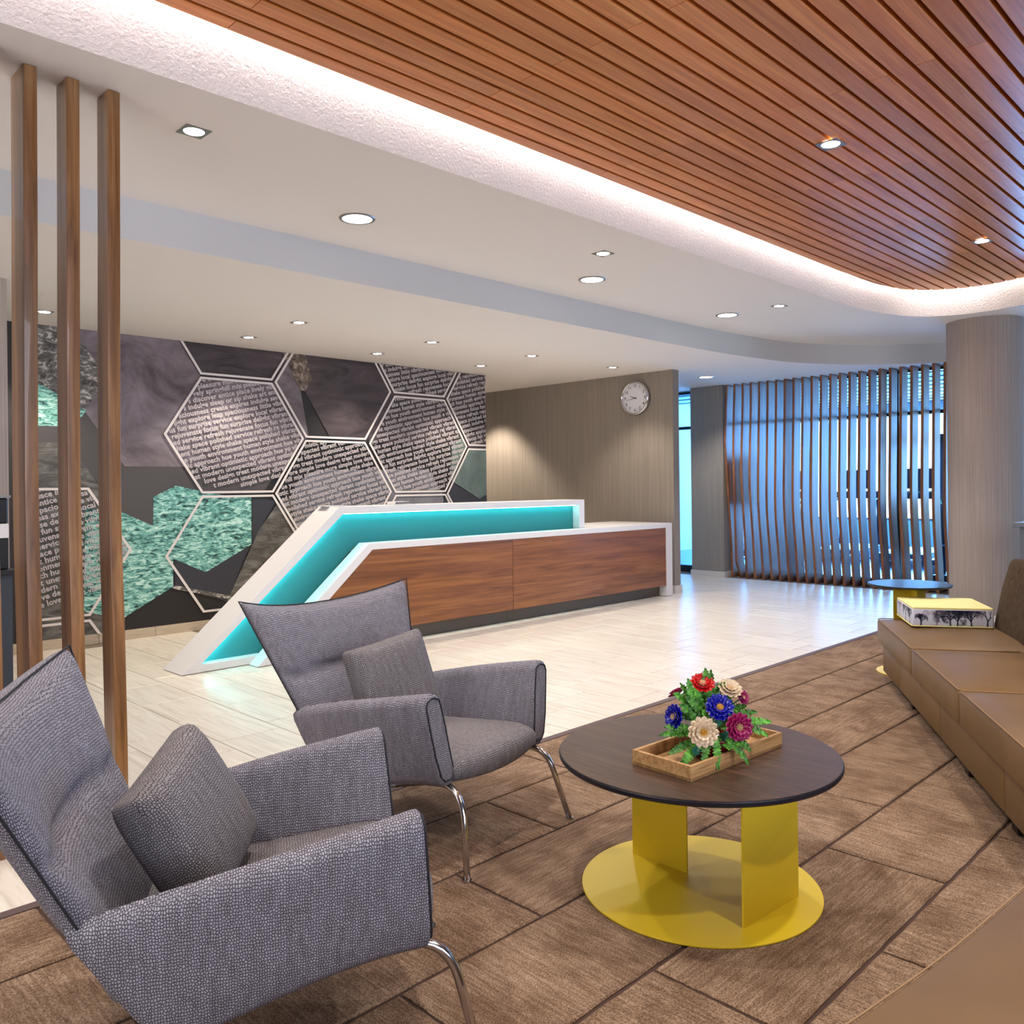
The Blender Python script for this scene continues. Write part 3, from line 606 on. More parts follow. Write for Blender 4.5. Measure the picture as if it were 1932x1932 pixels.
# ------------------------------------------------------------------ coffee table
ct = empty('coffee_table', (2.48, 1.607, 0)); tag(ct, 'round dark wood-top coffee table on a yellow steel pedestal with round base', 'table')
cl = Matrix.Translation((-2.48, -1.607, 0))
MB().cyl((2.471, 1.597), .398, .012, .018, 96).build('base_plate', m_yellow, ct, bevel=.001, seg=1, local=cl)
MB().box(2.506, 2.512, 1.670, 1.905, .018, .436).build('pedestal_plate', m_yellow, ct, local=cl)
MB().prism([(2.312, 1.338), (2.617, 1.312), (2.6175, 1.318), (2.3125, 1.344)], .018, .436).build('pedestal_plate', m_yellow, ct, local=cl)
MB().box(2.36, 2.60, 1.40, 1.80, .430, .438).build('top_bracket', m_yellow, ct, local=cl)
mb = MB(); N = 96; cxy = (2.497, 1.618); rg = []
for r_, z_ in ((.458, .438), (.470, .441), (.474, .446), (.474, .455), (.472, .4585)):
    rg.append([(cxy[0] + r_ * math.cos(2 * math.pi * i / N), cxy[1] + r_ * math.sin(2 * math.pi * i / N), z_) for i in range(N)])
mb.loft(rg); mb.build('top_edge', m_edge, ct, local=cl)
MB().cyl(cxy, .4695, .4585, .4600, 96).build('table_top', m_top, ct, local=cl)

# tray with its sides
tr = empty('wooden_tray', (2.487, 1.562, .46), R(-3.2)); tag(tr, 'rectangular light wood tray on the coffee table holding the flower bowl', 'tray')
L2, W2, H2, T2 = .262, .118, .048, .012
MB().box(-L2, L2, -W2, W2, .001, .010).build('tray_base', m_tray, tr)
for a in ((-L2, L2, -W2, -W2 + T2), (-L2, L2, W2 - T2, W2), (-L2, -L2 + T2, -W2 + T2, W2 - T2), (L2 - T2, L2, -W2 + T2, W2 - T2)):
    MB().box(*a, .0005, H2).build('tray_side', m_tray, tr, bevel=.001, seg=1)

# flower arrangement
fa = empty('flower_arrangement', (2.46, 1.545, .4705)); tag(fa, 'arrangement of red, blue, cream and magenta flowers in a dark red bowl', 'flowers')
m_bowl = mat('dark_red_glaze', (96, 14, 16), .15)
mb = MB(); N = 48; rg = []
for r_, z_ in ((.045, 0), (.06, .003), (.082, .035), (.100, .072), (.098, .074), (.078, .036), (.05, .012)):
    rg.append([((r_ + (.003 * math.cos(12 * 2 * math.pi * i / N))) * math.cos(2 * math.pi * i / N), (r_ + (.003 * math.cos(12 * 2 * math.pi * i / N))) * math.sin(2 * math.pi * i / N), z_) for i in range(N)])
mb.loft(rg); mb.build('bowl', m_bowl, fa, smooth=True)
m_leaf = mat('fern_green', (72, 146, 42), .45); _n = noise(m_leaf, coords(m_leaf), 40, 2); setc(m_leaf, rand_tint(m_leaf, ramp(m_leaf, _n, [(.3, (36, 96, 24)), (.7, (96, 170, 54))]), .6, 1.1))
m_leafd = mat('dark_leaf_green', (24, 84, 70), .4)
rt = Vector((.708, -.706, 0)); tw = Vector((-.706, -.708, 0)); upv = Vector((0, 0, 1))
def loc3(dx, df, dz): return rt * dx + tw * df + upv * dz
def fern(p0, p1, sag, wd, m=m_leaf, teeth=11):
    p0, p1 = Vector(p0), Vector(p1); N = teeth * 2; mb = MB(); L = (p1 - p0); side = L.cross((tw + upv * .8).normalized())
    if side.length < 1e-4: side = Vector((1, 0, 0))
    side.normalize(); nrm = side.cross(L).normalized(); vs = []
    for i in range(N + 1):
        t = i / N; c = p0.lerp(p1, t) + upv * (sag * 4 * t * (1 - t)) ; w_ = wd * (math.sin(math.pi * min(t * .93 + .07, 1)) ** .6) * (1 if i % 2 else .60)
        if i == N: w_ = .0005
        wob = nrm * (.0025 * (1 if i % 4 < 2 else -1) * (t > .1))
        vs += [c - side * w_ + nrm * .003 + wob, c, c + side * w_ + nrm * .003 - wob]
    fs = []
    for i in range(N):
        a = i * 3; fs += [(a, a + 3, a + 4, a + 1), (a + 1, a + 4, a + 5, a + 2)]
    mb.add(vs, fs); o = mb.build('leaf', m, fa); s = o.modifiers.new('s', 'SOLIDIFY'); s.thickness = .0008; return o
r3 = random.Random(5)
leafs = [(-.05, .03, .12, -.075, .02, .262), (-.02, 0, .13, -.035, -.01, .235), (.0, 0, .15, -.012, .0, .292), (.008, -.01, .15, .012, -.02, .282), (-.04, .0, .12, -.128, .03, .215), (-.04, .03, .10, -.115, .06, .185), (-.05, .05, .09, -.165, .07, .112), (-.05, .06, .08, -.178, .05, .080),
         (-.06, .06, .07, -.155, .09, .030), (-.04, .08, .07, -.125, .12, -.006), (-.02, .09, .08, -.058, .15, .000), (.0, .09, .08, -.008, .15, -.004), (.03, .09, .08, .098, .12, .004), (.05, .07, .08, .085, .12, .062), (.07, .05, .08, .118, .07, .030), (.06, .03, .09, .178, .07, .078),
         (.06, .0, .10, .205, .02, .112), (.05, -.02, .10, .165, -.01, .138), (.05, -.03, .12, .135, -.03, .155), (.03, -.03, .13, .115, -.05, .215), (.01, -.04, .14, .065, -.03, .235), (-.03, -.02, .13, -.092, -.03, .235), (-.02, .02, .14, -.055, .03, .232), (.0, .05, .1, .055, .08, .155), (-.03, .04, .1, -.085, .07, .165), (.03, .0, .1, .095, .02, .16), (-.04, -.03, .1, -.14, -.03, .12), (.04, -.05, .1, .15, -.08, .09), (0, -.05, .1, .02, -.16, .08), (-.03, -.05, .1, -.09, -.13, .10), (-.02, .03, .12, -.09, .045, .205), (.0, .03, .1, -.04, .07, .17), (.03, .04, .1, .09, .08, .11), (-.05, .04, .1, -.10, .10, .09), (.02, .06, .08, .04, .12, .05)]
for l in leafs: fern(loc3(*l[:3]), loc3(*l[3:]), r3.uniform(.0, .018), r3.uniform(.015, .020))
for l in ((-.045, .08, .06, -.08, .12, .035), (.02, .09, .08, .035, .12, .11), (-.03, .06, .1, .02, .11, .14), (.05, .02, .13, .07, .03, .19)):
    p0, p1 = loc3(*l[:3]), loc3(*l[3:]); fern(p0, p1, 0, .018, m_leafd, 2)
def flower(center, face, r, m, mc, layers=3, npet=13):
    face = Vector(face).normalized(); q = face.to_track_quat('Z', 'Y'); mb = MB(); base = Vector(center)
    for L in range(layers):
        n = npet - L; rr_ = r * (1 - .2 * L); tilt = R(14 + 18 * L)
        for i in range(n):
            a = 2 * math.pi * (i + .5 * (L % 2)) / n; wdt = math.pi * rr_ / n * 1.05
            pr_ = [(.28, .3, 0), (.6, 1, .04), (.88, .85, .10), (1, .0, .16)]
            vs = []
            for t, ww, zz in pr_:
                for s_ in (-1, 0, 1):
                    lx = rr_ * t * math.cos(tilt * .7); lz = rr_ * t * math.sin(tilt) + L * r * .05 + (0 if s_ else -r * .05); ly = s_ * wdt * ww * .8
                    v = Vector((lx * math.cos(a) - ly * math.sin(a), lx * math.sin(a) + ly * math.cos(a), lz)); vs.append(base + q @ v)
            fs = []
            for k in range(3):
                for s_ in range(2): fs.append((k * 3 + s_, k * 3 + s_ + 1, k * 3 + s_ + 4, k * 3 + s_ + 3))
            mb.add(vs, fs)
    mb.add([base - (q @ Vector((0, 0, r * .25))) + q @ Vector((r * .2 * math.cos(k), r * .2 * math.sin(k), 0)) for k in range(6)], [(0, 1, 2, 3, 4, 5)])
    o = mb.build('flower', m, fa, smooth=True); s = o.modifiers.new('s', 'SOLIDIFY'); s.thickness = .0012
    cmb = MB()
    for i in range(40):
        rr_ = r * .36 * math.sqrt(i / 40); a = i * 2.4; c = base + q @ Vector((rr_ * math.cos(a), rr_ * math.sin(a), r * .34 - rr_ * .25)); h = r * .055
        cmb.add([c + q @ Vector(k) * h for k in ((1, 0, 0), (0, 1, 0), (-1, 0, 0), (0, -1, 0), (0, 0, 1.6))] + [base], [(0, 1, 4), (1, 2, 4), (2, 3, 4), (3, 0, 4), (0, 5, 1), (1, 5, 2), (2, 5, 3), (3, 5, 0)])
    cmb.build('flower_center', mc, o)
    st = MB().tube([tuple(base - q @ Vector((0, 0, r * .2))), tuple((base - q @ Vector((0, 0, r))) * .7 + Vector((0, 0, .03))), (0, 0, .06)], .0022, 6); st.build('stem', m_leafd, o)
    return o
m_red = mat('petal_red', (186, 10, 18), .3); m_blue = mat('petal_blue', (8, 12, 138), .3); m_cream = mat('petal_cream', (206, 184, 156), .4); m_mag = mat('petal_magenta', (138, 14, 78), .3)
mc_y = mat('flower_center_yellow', (226, 180, 84), .6); mc_p = mat('flower_center_cream', (220, 190, 150), .6)
fl = [((-.022, .00, .236), (.0, .55, .8), .036, m_red, mc_p), ((.021, .055, .17), (.0, .75, .55), .041, m_blue, mc_y), ((-.122, .05, .142), (-.85, .5, .25), .036, m_blue, mc_p), ((-.045, .105, .108), (-.05, 1, .2), .043, m_cream, mc_y),
      ((.075, .085, .117), (.15, 1, .2), .041, m_mag, mc_p), ((.078, -.03, .210), (.1, .55, .8), .036, m_cream, mc_p), ((.118, -.02, .185), (.5, .7, .4), .022, m_mag, mc_p), ((-.095, -.05, .19), (-.4, -.4, .8), .028, m_mag, mc_p), ((.02, -.08, .18), (0, -.8, .5), .036, m_cream, mc_y)]
for c, f_, r_, m, mc in fl: flower(loc3(*c), loc3(*f_), r_ * 1.2, m, mc)

# ------------------------------------------------------------------ side table
st = empty('side_table', (6.25, 2.27, 0)); tag(st, 'tall small round side table with yellow pedestal standing past the far sofa end', 'table')
MB().cyl((.03, .0), .235, .012, .018, 64).build('base_plate', m_yellow, st, bevel=.001, seg=1)
MB().box(-.115, .115, -.003, .003, .018, .640).build('pedestal_plate', m_yellow, st, local=Matrix.Rotation(R(-45), 4, 'Z'))
MB().box(-.003, .003, .003, .115, .018, .640).build('pedestal_plate', m_yellow, st, local=Matrix.Rotation(R(135), 4, 'Z'))
mb = MB(); rg = []
for r_, z_ in ((.258, .636), (.272, .640), (.275, .645), (.275, .652)): rg.append([(-.03 + r_ * math.cos(2 * math.pi * i / 64), -.012 + r_ * math.sin(2 * math.pi * i / 64), z_) for i in range(64)])
mb.loft(rg); mb.build('top_edge', m_edge, st); MB().cyl((-.03, -.012), .271, .652, .6535, 64).build('table_top', m_top2, st)

# ------------------------------------------------------------------ sofa
def cushion_box(s0, s1, n0, n1, z0, z1, crown=.012, N=10):
    mb = MB(); rows = []
    for j in range(N + 1):
        for i in range(N + 1):
            u, v = i / N * 2 - 1, j / N * 2 - 1
            rows.append((s0 + (s1 - s0) * i / N, n0 + (n1 - n0) * j / N, z1 + crown * (1 - u ** 4) * (1 - v ** 4)))
    fs = [(j * (N + 1) + i, j * (N + 1) + i + 1, (j + 1) * (N + 1) + i + 1, (j + 1) * (N + 1) + i) for j in range(N) for i in range(N)]
    mb.add(rows, fs)
    per = [i for i in range(N + 1)] + [(j) * (N + 1) + N for j in range(1, N + 1)] + [N * (N + 1) + i for i in range(N - 1, -1, -1)] + [j * (N + 1) for j in range(N - 1, 0, -1)]
    o = len(mb.v); lo = [(mb.v[i][0], mb.v[i][1], z0) for i in per]; n = len(per); mb.v += lo
    mb.f += [(per[k], per[(k + 1) % n], o + (k + 1) % n, o + k) for k in range(n)] + [tuple(range(o, o + n))]
    return mb
sdir = Vector((-.857, -.515, 0)); ndir = Vector((.515, -.857, 0))
sofa = empty('sofa', (5.90, 2.36, 0)); sofa.rotation_euler = (0, 0, math.atan2(sdir.y, sdir.x))
tag(sofa, 'long tan leather sofa with brown velvet back along the right of the carpet', 'sofa')
S = [0, 1.09, 2.09, 3.12]
for i in range(3):
    dpt = .98 if i == 0 else .66
    cushion_box(S[i] + .002, S[i + 1] - .002, 0, dpt, .275, .428, .030).build('seat_cushion', m_leather, sofa, smooth=True, bevel=.014, seg=3)
    q = [(S[i] + .008, .006, .4335), (S[i + 1] - .006, .006, .4335)]
    MB().tube([(q[0][0], .55, .434), (q[0][0], .3, .434), (q[0][0], .02, .434), (q[0][0] + .012, .004, .433), (q[1][0] - .012, .004, .433), (q[1][0], .02, .434)], .0032, 8).build('piping', m_stitch, sofa, smooth=True)
BS = [.03, .60, 1.62, 2.62, 3.10]
for a, b in zip(BS, BS[1:]): MB().box(a + .001, b - .001, .03, .62, .08, .272).build('base_panel', m_leather, sofa, smooth=True, bevel=.008, seg=2)
for s_, n_ in ((.75, .10), (1.95, .10), (2.62, .10), (.75, .52), (1.95, .52), (2.9, .52)): MB().box(s_ - .035, s_ + .035, n_ - .035, n_ + .035, .012, .082).build('foot', m_blackplastic, sofa)
BK = [.40, 1.27, 2.2, 3.12]
for a, b in zip(BK, BK[1:]):
    mb = MB(); N = 8; rings = []
    for i in range(N + 1):
        s_ = a + .002 + (b - a - .004) * i / N
        ed = .0 if 0 < i < N else .006
        rings.append([(s_, .60 + ed, .36), (s_, .615 + ed, .50), (s_, .655 + ed, .70), (s_, .70 + ed, .86), (s_, .725, .893 - ed), (s_, .80, .90 - ed), (s_, .865 - ed, .885 - ed), (s_, .86 - ed, .6), (s_, .82, .30)])
    mb.loft(rings); mb.build('back_cushion', m_velvet, sofa, smooth=True, bevel=.012, seg=3)
MB().box(.40, 3.10, .64, .82, .08, .34).build('back_frame', m_leather, sofa, bevel=.01)
# printed block cushion
pc = empty('block_cushion', (5.90, 2.36, .459)); pc.rotation_euler = sofa.rotation_euler
tag(pc, 'square block cushion with pale yellow top and printed tree silhouettes on its sides', 'cushion')
m_pale = mat('pale_yellow_cloth', (226, 216, 146), .8); m_sky = mat('pale_print_cloth', (204, 208, 228), .8); m_tree = mat('tree_print', (34, 34, 66), .8); m_tree2 = mat('faint_tree_print', (150, 140, 160), .8); m_trunk = mat('trunk_print', (206, 184, 172), .8)
X0, X1, Y0, Y1, HH = -.02, .478, .13, .60, .118
MB().box(X0, X1, Y0, Y1, .004, HH).build('side_band', m_sky, pc, smooth=True, bevel=.014, seg=3)
mb = MB(); rrp = [(X1 - .014 + .012 * math.cos(R(t)), Y1 - .014 + .012 * math.sin(R(t))) for t in range(0, 91, 30)] + [(X0 + .014 + .012 * math.cos(R(t)), Y1 - .014 + .012 * math.sin(R(t))) for t in range(90, 181, 30)] + [(X0 + .014 + .012 * math.cos(R(t)), Y0 + .014 + .012 * math.sin(R(t))) for t in range(180, 271, 30)] + [(X1 - .014 + .012 * math.cos(R(t)), Y0 + .014 + .012 * math.sin(R(t))) for t in range(270, 361, 30)]
mb.prism(rrp, HH - .008, HH + .006); mb.build('top_panel', m_pale, pc, bevel=.004, seg=2)
MB().tube([(x, y, .006) for x, y in [(X0 - .001, Y0 + .015), (X0 + .015, Y0 - .001), (X1 - .015, Y0 - .001), (X1 + .001, Y0 + .015), (X1 + .001, Y1 - .015), (X1 - .015, Y1 + .001), (X0 + .015, Y1 + .001), (X0 - .001, Y1 - .015)]], .004, 6, closed=True).build('welt', m_pale, pc, smooth=True)
def tree_print(face, x0, base, h, spread, rs, m, depth=7):
    rg_ = random.Random(rs); mb = MB(); k = [0]
    def quad(a, b, w0, w1):
        d = (b - a); 
        if d.length < 1e-5: return
        n_ = Vector((-d.y, d.x)).normalized(); q = [a + n_ * w0, b + n_ * w1, b - n_ * w1, a - n_ * w0]
        q = [(min(max(p.x, .014), lim), min(max(p.y, .012), HH - .010)) for p in q]
        if face == 'side': mb.add([(X1 + .0008 + k[0] * 1e-7, Y0 + p[0], p[1]) for p in q], [(0, 1, 2, 3)])
        else: mb.add([(X1 - p[0] - 0, Y0 - .0008, p[1]) for p in q], [(0, 1, 2, 3)])
    lim = (Y1 - Y0 - .014) if face == 'side' else (X1 - X0 - .014)
    def grow(p, ang, L, w_, dep):
        e = p + Vector((math.cos(ang), math.sin(ang))) * L; quad(p, e, w_, w_ * .7)
        if dep == 0 or L < .003: return
        for s_ in (-1, 1) if rg_.random() < .6 else (-1, 0, 1): grow(e, ang + s_ * rg_.uniform(.15, .75) * spread, L * rg_.uniform(.68, .92), w_ * .70, dep - 1)
    grow(Vector((x0, base)), R(90 + rg_.uniform(-8, 8)), h * .24, .0052, depth)
    mb.build('tree_motif', m, pc)
for x0, h, sp, rs, m, dp in ((.14, .12, 1, 3, m_tree2, 8), (.05, .07, .9, 4, m_tree, 8), (.22, .14, 1.2, 5, m_tree, 9), (.34, .11, .8, 6, m_tree, 9), (.43, .14, 1.1, 7, m_tree, 9), (.26, .12, 1.3, 8, m_tree, 9)): tree_print('side', x0, .012, h, sp, rs, m, dp)
for x0, h, sp, rs, m, dp in ((.07, .14, 1, 13, m_tree, 9), (.20, .14, 1.2, 15, m_tree, 9), (.40, .13, .9, 16, m_tree2, 8)): tree_print('front', x0, .012, h, sp, rs, m, dp)

# leather bench in the near right corner
bn = empty('leather_bench', (1.9, .2, 0)); tag(bn, 'tan leather bench seat cut off by the near right corner of the picture', 'bench')
bl = Matrix.Translation((-1.9, -.2, 0))
edge = smoothline([(2.52, .530), (2.2, .555), (1.82, .585), (1.53, .622), (1.2, .672), (1.02, .70)], 5)
out = edge + [(.98, .64), (.98, -.2), (2.56, -.2), (2.56, .48)]
MB().prism(out, .30, .44).build('seat_cushion', m_leather, bn, smooth=True, bevel=.012, seg=3, local=bl)
MB().prism([(x * .97 + .05, y - .03) for x, y in out], .08, .30).build('base_panel', m_leather, bn, smooth=True, bevel=.01, local=bl)
MB().tube([(x, y + .001, .437) for x, y in edge], .0022, 8).build('piping', m_stitch, bn, smooth=True, local=bl)
for x, y in ((1.15, .5), (2.4, .38), (1.15, -.1), (2.4, -.1)): MB().box(x - .03, x + .03, y - .03, y + .03, .012, .085).build('foot', m_blackplastic, bn, local=bl)

# ------------------------------------------------------------------ wing armchairs
def make_chair():
    root = empty('armchair')
    # back: concave fan-shaped shell with two raised corners
    NU, NV = 28, 30; zb = .175
    def edge_y(z): return -.730 - (z - .47) * .412 if z > .47 else -.730 + (.47 - z) * .58 + max(0, .30 - z) * .25
    def halfw(z): return .325 + max(0, (z - .40)) * .318
    def back_pt(u, v, off):
        zt = .862 + .062 * abs(u) ** 2.3; z = zb + (zt - zb) * v
        conc = .025 + .08 * v; y = edge_y(z) - conc * (1 - abs(u) ** 2.2)
        x = halfw(z) * u
        th = .030 * (1 - abs(u) ** 8) ** .5 * (1 - max(0, (v - .93) / .07) ** 3) ** .5 if v < 1 else 0
        puff = .0
        if off > 0:
            g = math.exp(-((z - .605 - .01 * abs(u)) / .008) ** 2) * .030; puff = (.026 * (1 - u ** 4) * math.sin(math.pi * min(max((z - .33) / .275, 0), 1)) ** .6 if z < .605 else .022 * (1 - u ** 4) * math.sin(math.pi * min((z - .605) / .27, 1)) ** .6) - g * (1 - u ** 10)
        if off < 0: return (x * (1 - .035 * (1 if abs(u) > .9 else 0)), y - .030 - .018 * (1 - abs(u) ** 8), z - (.006 if v > .98 else 0))
        return (x, y + th + puff + .006, z)
    mb = MB(); vs = []; 
    for s_ in (1, -1):
        for j in range(NV + 1):
            for i in range(NU + 1):
                vs.append(back_pt(i / NU * 2 - 1, j / NV, s_))
    n = (NU + 1) * (NV + 1); fs = []
    for j in range(NV):
        for i in range(NU):
            a = j * (NU + 1) + i; fs.append((a, a + 1, a + NU + 2, a + NU + 1)); fs.append((n + a, n + a + NU + 1, n + a + NU + 2, n + a + 1))
    per = list(range(NU + 1)) + [j * (NU + 1) + NU for j in range(1, NV + 1)] + [NV * (NU + 1) + i for i in range(NU - 1, -1, -1)] + [j * (NU + 1) for j in range(NV - 1, 0, -1)]
    for k in range(len(per)): a, b = per[k], per[(k + 1) % len(per)]; fs.append((a, n + a, n + b, b))
    mb.add(vs, fs); box_uv(mb.build('backrest', m_tweed, root, smooth=True, sub=1))
    pe = [back_pt(-1, j / 20, 1) for j in range(20)] + [back_pt(-1 + 2 * i / 24, 1, 1) for i in range(25)] + [back_pt(1, 1 - j / 20, 1) for j in range(1, 21)]
    MB().tube([(p[0] * 1.003, p[1] - .006, p[2] + .001) for p in pe], .0030, 8).build('piping', m_piping, root, smooth=True)
    # arms: slabs running forward, slanting down inside, with a flat front face framed by piping
    for sd in (-1, 1):
        def ringat(t, cap=0):
            y = -.760 + t * .730; yb_ = -.565 + t * .563
            top = .475 + .165 * (t ** .8); bot = .178 + .20 * t ** 1.15 - .075 * t ** 3
            xo_t = .350 + .050 * math.sin(math.pi * min(t * .62 + .1, 1)) + (.0) ; xi_t = xo_t - (.055 + .03 * t)
            xo_b = .330 - .002 * t; xi_b = xo_b - (.05 + .03 * t)
            fwd = .028 * max(0, (t - .55) / .45)
            r_ = .022; P = []
            def pt(x, z):
                k = (top - z) / (top - bot); return (sd * x, y + (yb_ - y) * k, z)
            # outline: outer bottom -> outer top -> inner top -> inner bottom
            P.append(pt(xo_b - .02, bot)); P.append(pt(xo_b, bot + .022))
            for k in (.33, .66): P.append(pt(xo_b + (xo_t - xo_b) * k + .008 * math.sin(math.pi * k), bot + (top - bot) * k))
            P.append(pt(xo_t, top - r_ * 1.4)); P.append(pt(xo_t - r_ * .3, top - r_ * .4)); P.append(pt(xo_t - r_ * 1.2, top)); P.append(pt((xo_t + xi_t) / 2, top + .004)); P.append(pt(xi_t + r_ * 1.2, top)); P.append(pt(xi_t + r_ * .3, top - r_ * .4)); P.append(pt(xi_t, top - r_ * 1.4))
            for k in (.66, .33): P.append(pt(xi_b + (xi_t - xi_b) * k, bot + (top - bot) * k))
            P.append(pt(xi_b, bot + .02)); P.append(pt(xi_b + .02, bot))
            return P
        rings = [ringat(t) for t in (0, .04, .12, .25, .4, .55, .7, .82, .92, .985, 1)]
        c = Vector((0, 0, 0)); 
        for p in rings[-1]: c += Vector(p)
        c /= len(rings[-1])
        rings[-1] = [tuple(c + (Vector(p) - c) * .985) for p in rings[-1]]
        last = [tuple(c + (Vector(p) - c) * .84 + Vector((0, .010, 0))) for p in rings[-1]]
        mb = MB(); mb.loft(rings + [[tuple(Vector(p) + Vector((0, .006, 0))) for p in [tuple(c + (Vector(q) - c) * .95) for q in rings[-1]]], last]); box_uv(mb.build('armrest', m_tweed, root, smooth=True))
        pp = [tuple(c + (Vector(p) - c) * .90 + Vector((0, .010, 0))) for p in rings[-1]]
        MB().tube(pp, .0032, 6, closed=True).build('arm_piping', m_piping, root, smooth=True)
    # seat
    mb = MB(); rings = []; NX = 14
    for i in range(NX + 1):
        u = i / NX * 2 - 1; x = .288 * u; f_ = (1 - u * u); e = (1 - abs(u) ** 6) ** .5 if abs(u) < 1 else 0
        pr_ = [(-.60, .19), (-.70, .33), (-.60, .345), (-.35, .368), (-.15, .392), (-.05, .400), (.01, .396), (.045, .378), (.058, .352), (.052, .322), (.02, .300), (-.14, .272), (-.35, .222)]
        rings.append([(x, y - .045 + (.045 * f_ if y > -.3 else 0), (z + .012 * f_ * (1 if z > .34 else -1.2)) * 1.0 - (z - .335) * .28 * (1 - e)) for y, z in pr_])
    mb.loft(rings); box_uv(mb.build('seat_cushion', m_tweed2, root, smooth=True, sub=1))
    # tubular side frames: one front and one rear leg each
    for sd in (-1, 1):
        def bend(p0, p1, p2, k=6):
            out = []
            for i in range(k + 1):
                t = i / k; out.append(tuple(Vector(p0) * (1 - t) ** 2 + Vector(p1) * 2 * t * (1 - t) + Vector(p2) * t * t))
            return out
        f_ = [(sd * .235, -.30, .236), (sd * .25, -.14, .280)] + bend((sd * .268, -.03, .298), (sd * .282, .050, .300), (sd * .292, .075, .21)) + [(sd * .335, .122, .014)]
        b_ = [(sd * .235, -.30, .236)] + bend((sd * .25, -.50, .178), (sd * .262, -.64, .15), (sd * .27, -.68, .11)) + [(sd * .30, -.74, .014)]
        for pts in (f_, b_):
            o = MB().tube(pts, .0118, 12).build('leg', m_steel if pts is b_ else m_chrome, root, smooth=True)
            e = pts[-1]; MB().cyl((e[0], e[1]), .016, .011, .018, 16).build('foot_glide', m_chrome, o)
    MB().tube([(-.235, -.30, .232), (.235, -.30, .232)], .010, 10).build('cross_bar', m_steel, root, smooth=True)
    return root
def pillow_mesh(w_, h_, d_):
    N = 14; mb = MB(); vs = []
    for s_ in (1, -1):
        for j in range(N + 1):
            for i in range(N + 1):
                u, v = i / N * 2 - 1, j / N * 2 - 1
                k = (1 - abs(u) ** 3.2) * (1 - abs(v) ** 3.2); px = u * w_ / 2 * (1 - .05 * (1 - v * v) * abs(u) * .6); pz = v * h_ / 2 * (1 - .05 * (1 - u * u) * abs(v) * .6)
                vs.append((px, s_ * (d_ / 2 * (.40 + .60 * k ** .5)), pz))
    n = (N + 1) ** 2; fs = []
    for j in range(N):
        for i in range(N): a = j * (N + 1) + i; fs += [(a, a + 1, a + N + 2, a + N + 1), (n + a, n + a + N + 1, n + a + N + 2, n + a + 1)]
    per = list(range(N + 1)) + [j * (N + 1) + N for j in range(1, N + 1)] + [N * (N + 1) + i for i in range(N - 1, -1, -1)] + [j * (N + 1) for j in range(N - 1, 0, -1)]
    for k in range(len(per)): a, b = per[k], per[(k + 1) % len(per)]; fs.append((a, n + a, n + b, b))
    mb.add(vs, fs); return mb
chair = make_chair()
for o, (x, y, t), lb in ((chair, (1.395, 1.816, -.502), 'grey loop-tweed wing armchair in the near left corner, closest to the camera'), (copy_tree(chair), (2.253, 2.366, -1.406), 'grey tweed wing armchair farther back, between coffee table and desk')):
    o.location = (x, y, .0); o.rotation_euler = (0, 0, t - math.pi / 2); tag(o, lb, 'armchair', 'pair of grey wing armchairs')
def pillow(pose, lx, ly, lz, tilt, roll, yaw, lb, dims=(.38, .37, .17)):
    x, y, t = pose; root = Matrix.Translation((x, y, 0)) @ Matrix.Rotation(t - math.pi / 2, 4, 'Z')
    o = box_uv(pillow_mesh(*dims).build('pillow', m_tweed2, None, smooth=True, bevel=.0, sub=1))
    o.matrix_world = root @ Matrix.Translation((lx, ly, lz)) @ Matrix.Rotation(yaw, 4, 'Z') @ Matrix.Rotation(tilt, 4, 'X') @ Matrix.Rotation(roll, 4, 'Y')
    return tag(o, lb, 'pillow', 'grey pillows on the wing armchairs')
pillow((1.395, 1.816, -.502), -.03, -.545, .54, R(25), R(14), R(-22), 'square grey tweed pillow leaning in the near left armchair')
pillow((2.253, 2.366, -1.406), .04, -.50, .565, R(16), R(8), R(-12), 'square grey tweed pillow leaning in the armchair farther back')

# ------------------------------------------------------------------ small things at the picture edges
cc = empty('coffee_counter', (.9, 6.15, 0)); tag(cc, 'dark counter base under the coffee machine at the far left edge', 'counter')
ccl = Matrix.Translation((-.9, -6.15, 0)); MB().box(.3, 1.50, 5.92, 6.44, .003, .86).build('cabinet', mat('dark_blue_laminate', (44, 50, 60), .5), cc, local=ccl)
MB().box(.28, 1.52, 5.9, 6.445, .86, .895).build('counter_top', m_black, cc, bevel=.003, local=ccl)
cm = empty('coffee_machine', (1.25, 6.15, .895)); tag(cm, 'black and white coffee machine on the counter at the far left edge', 'coffee machine')
cml = Matrix.Translation((-1.25, -6.15, -.895))
MB().box(1.02, 1.49, 5.95, 6.35, .897, 1.09).build('lower_body', m_blackplastic, cm, bevel=.006, local=cml)
MB().box(1.02, 1.49, 5.94, 6.35, 1.09, 1.18).build('white_band', m_white, cm, bevel=.004, local=cml)
MB().box(1.02, 1.49, 5.95, 6.35, 1.18, 1.34).build('upper_body', m_blackplastic, cm, bevel=.012, local=cml); MB().box(1.0, 1.50, 5.93, 6.36, 1.34, 1.356).build('lid', m_steel, cm, local=cml)
for z in (.93, 1.05): o = MB().cyl((0, 0), .012, 0, .012, 16).build('knob', m_chrome, cm, local=cml @ Matrix.Translation((1.42, 5.95, z)) @ Matrix.Rotation(R(90), 4, 'X'))
cb_ = empty('console_cabinet', (8.25, 1.5, 0)); tag(cb_, 'grey console cabinet with overhanging top behind the sofa back, right edge', 'cabinet')
cbl = Matrix.Translation((-8.25, -1.5, 0)); m_con = mat('grey_laminate', (112, 120, 134), .5)
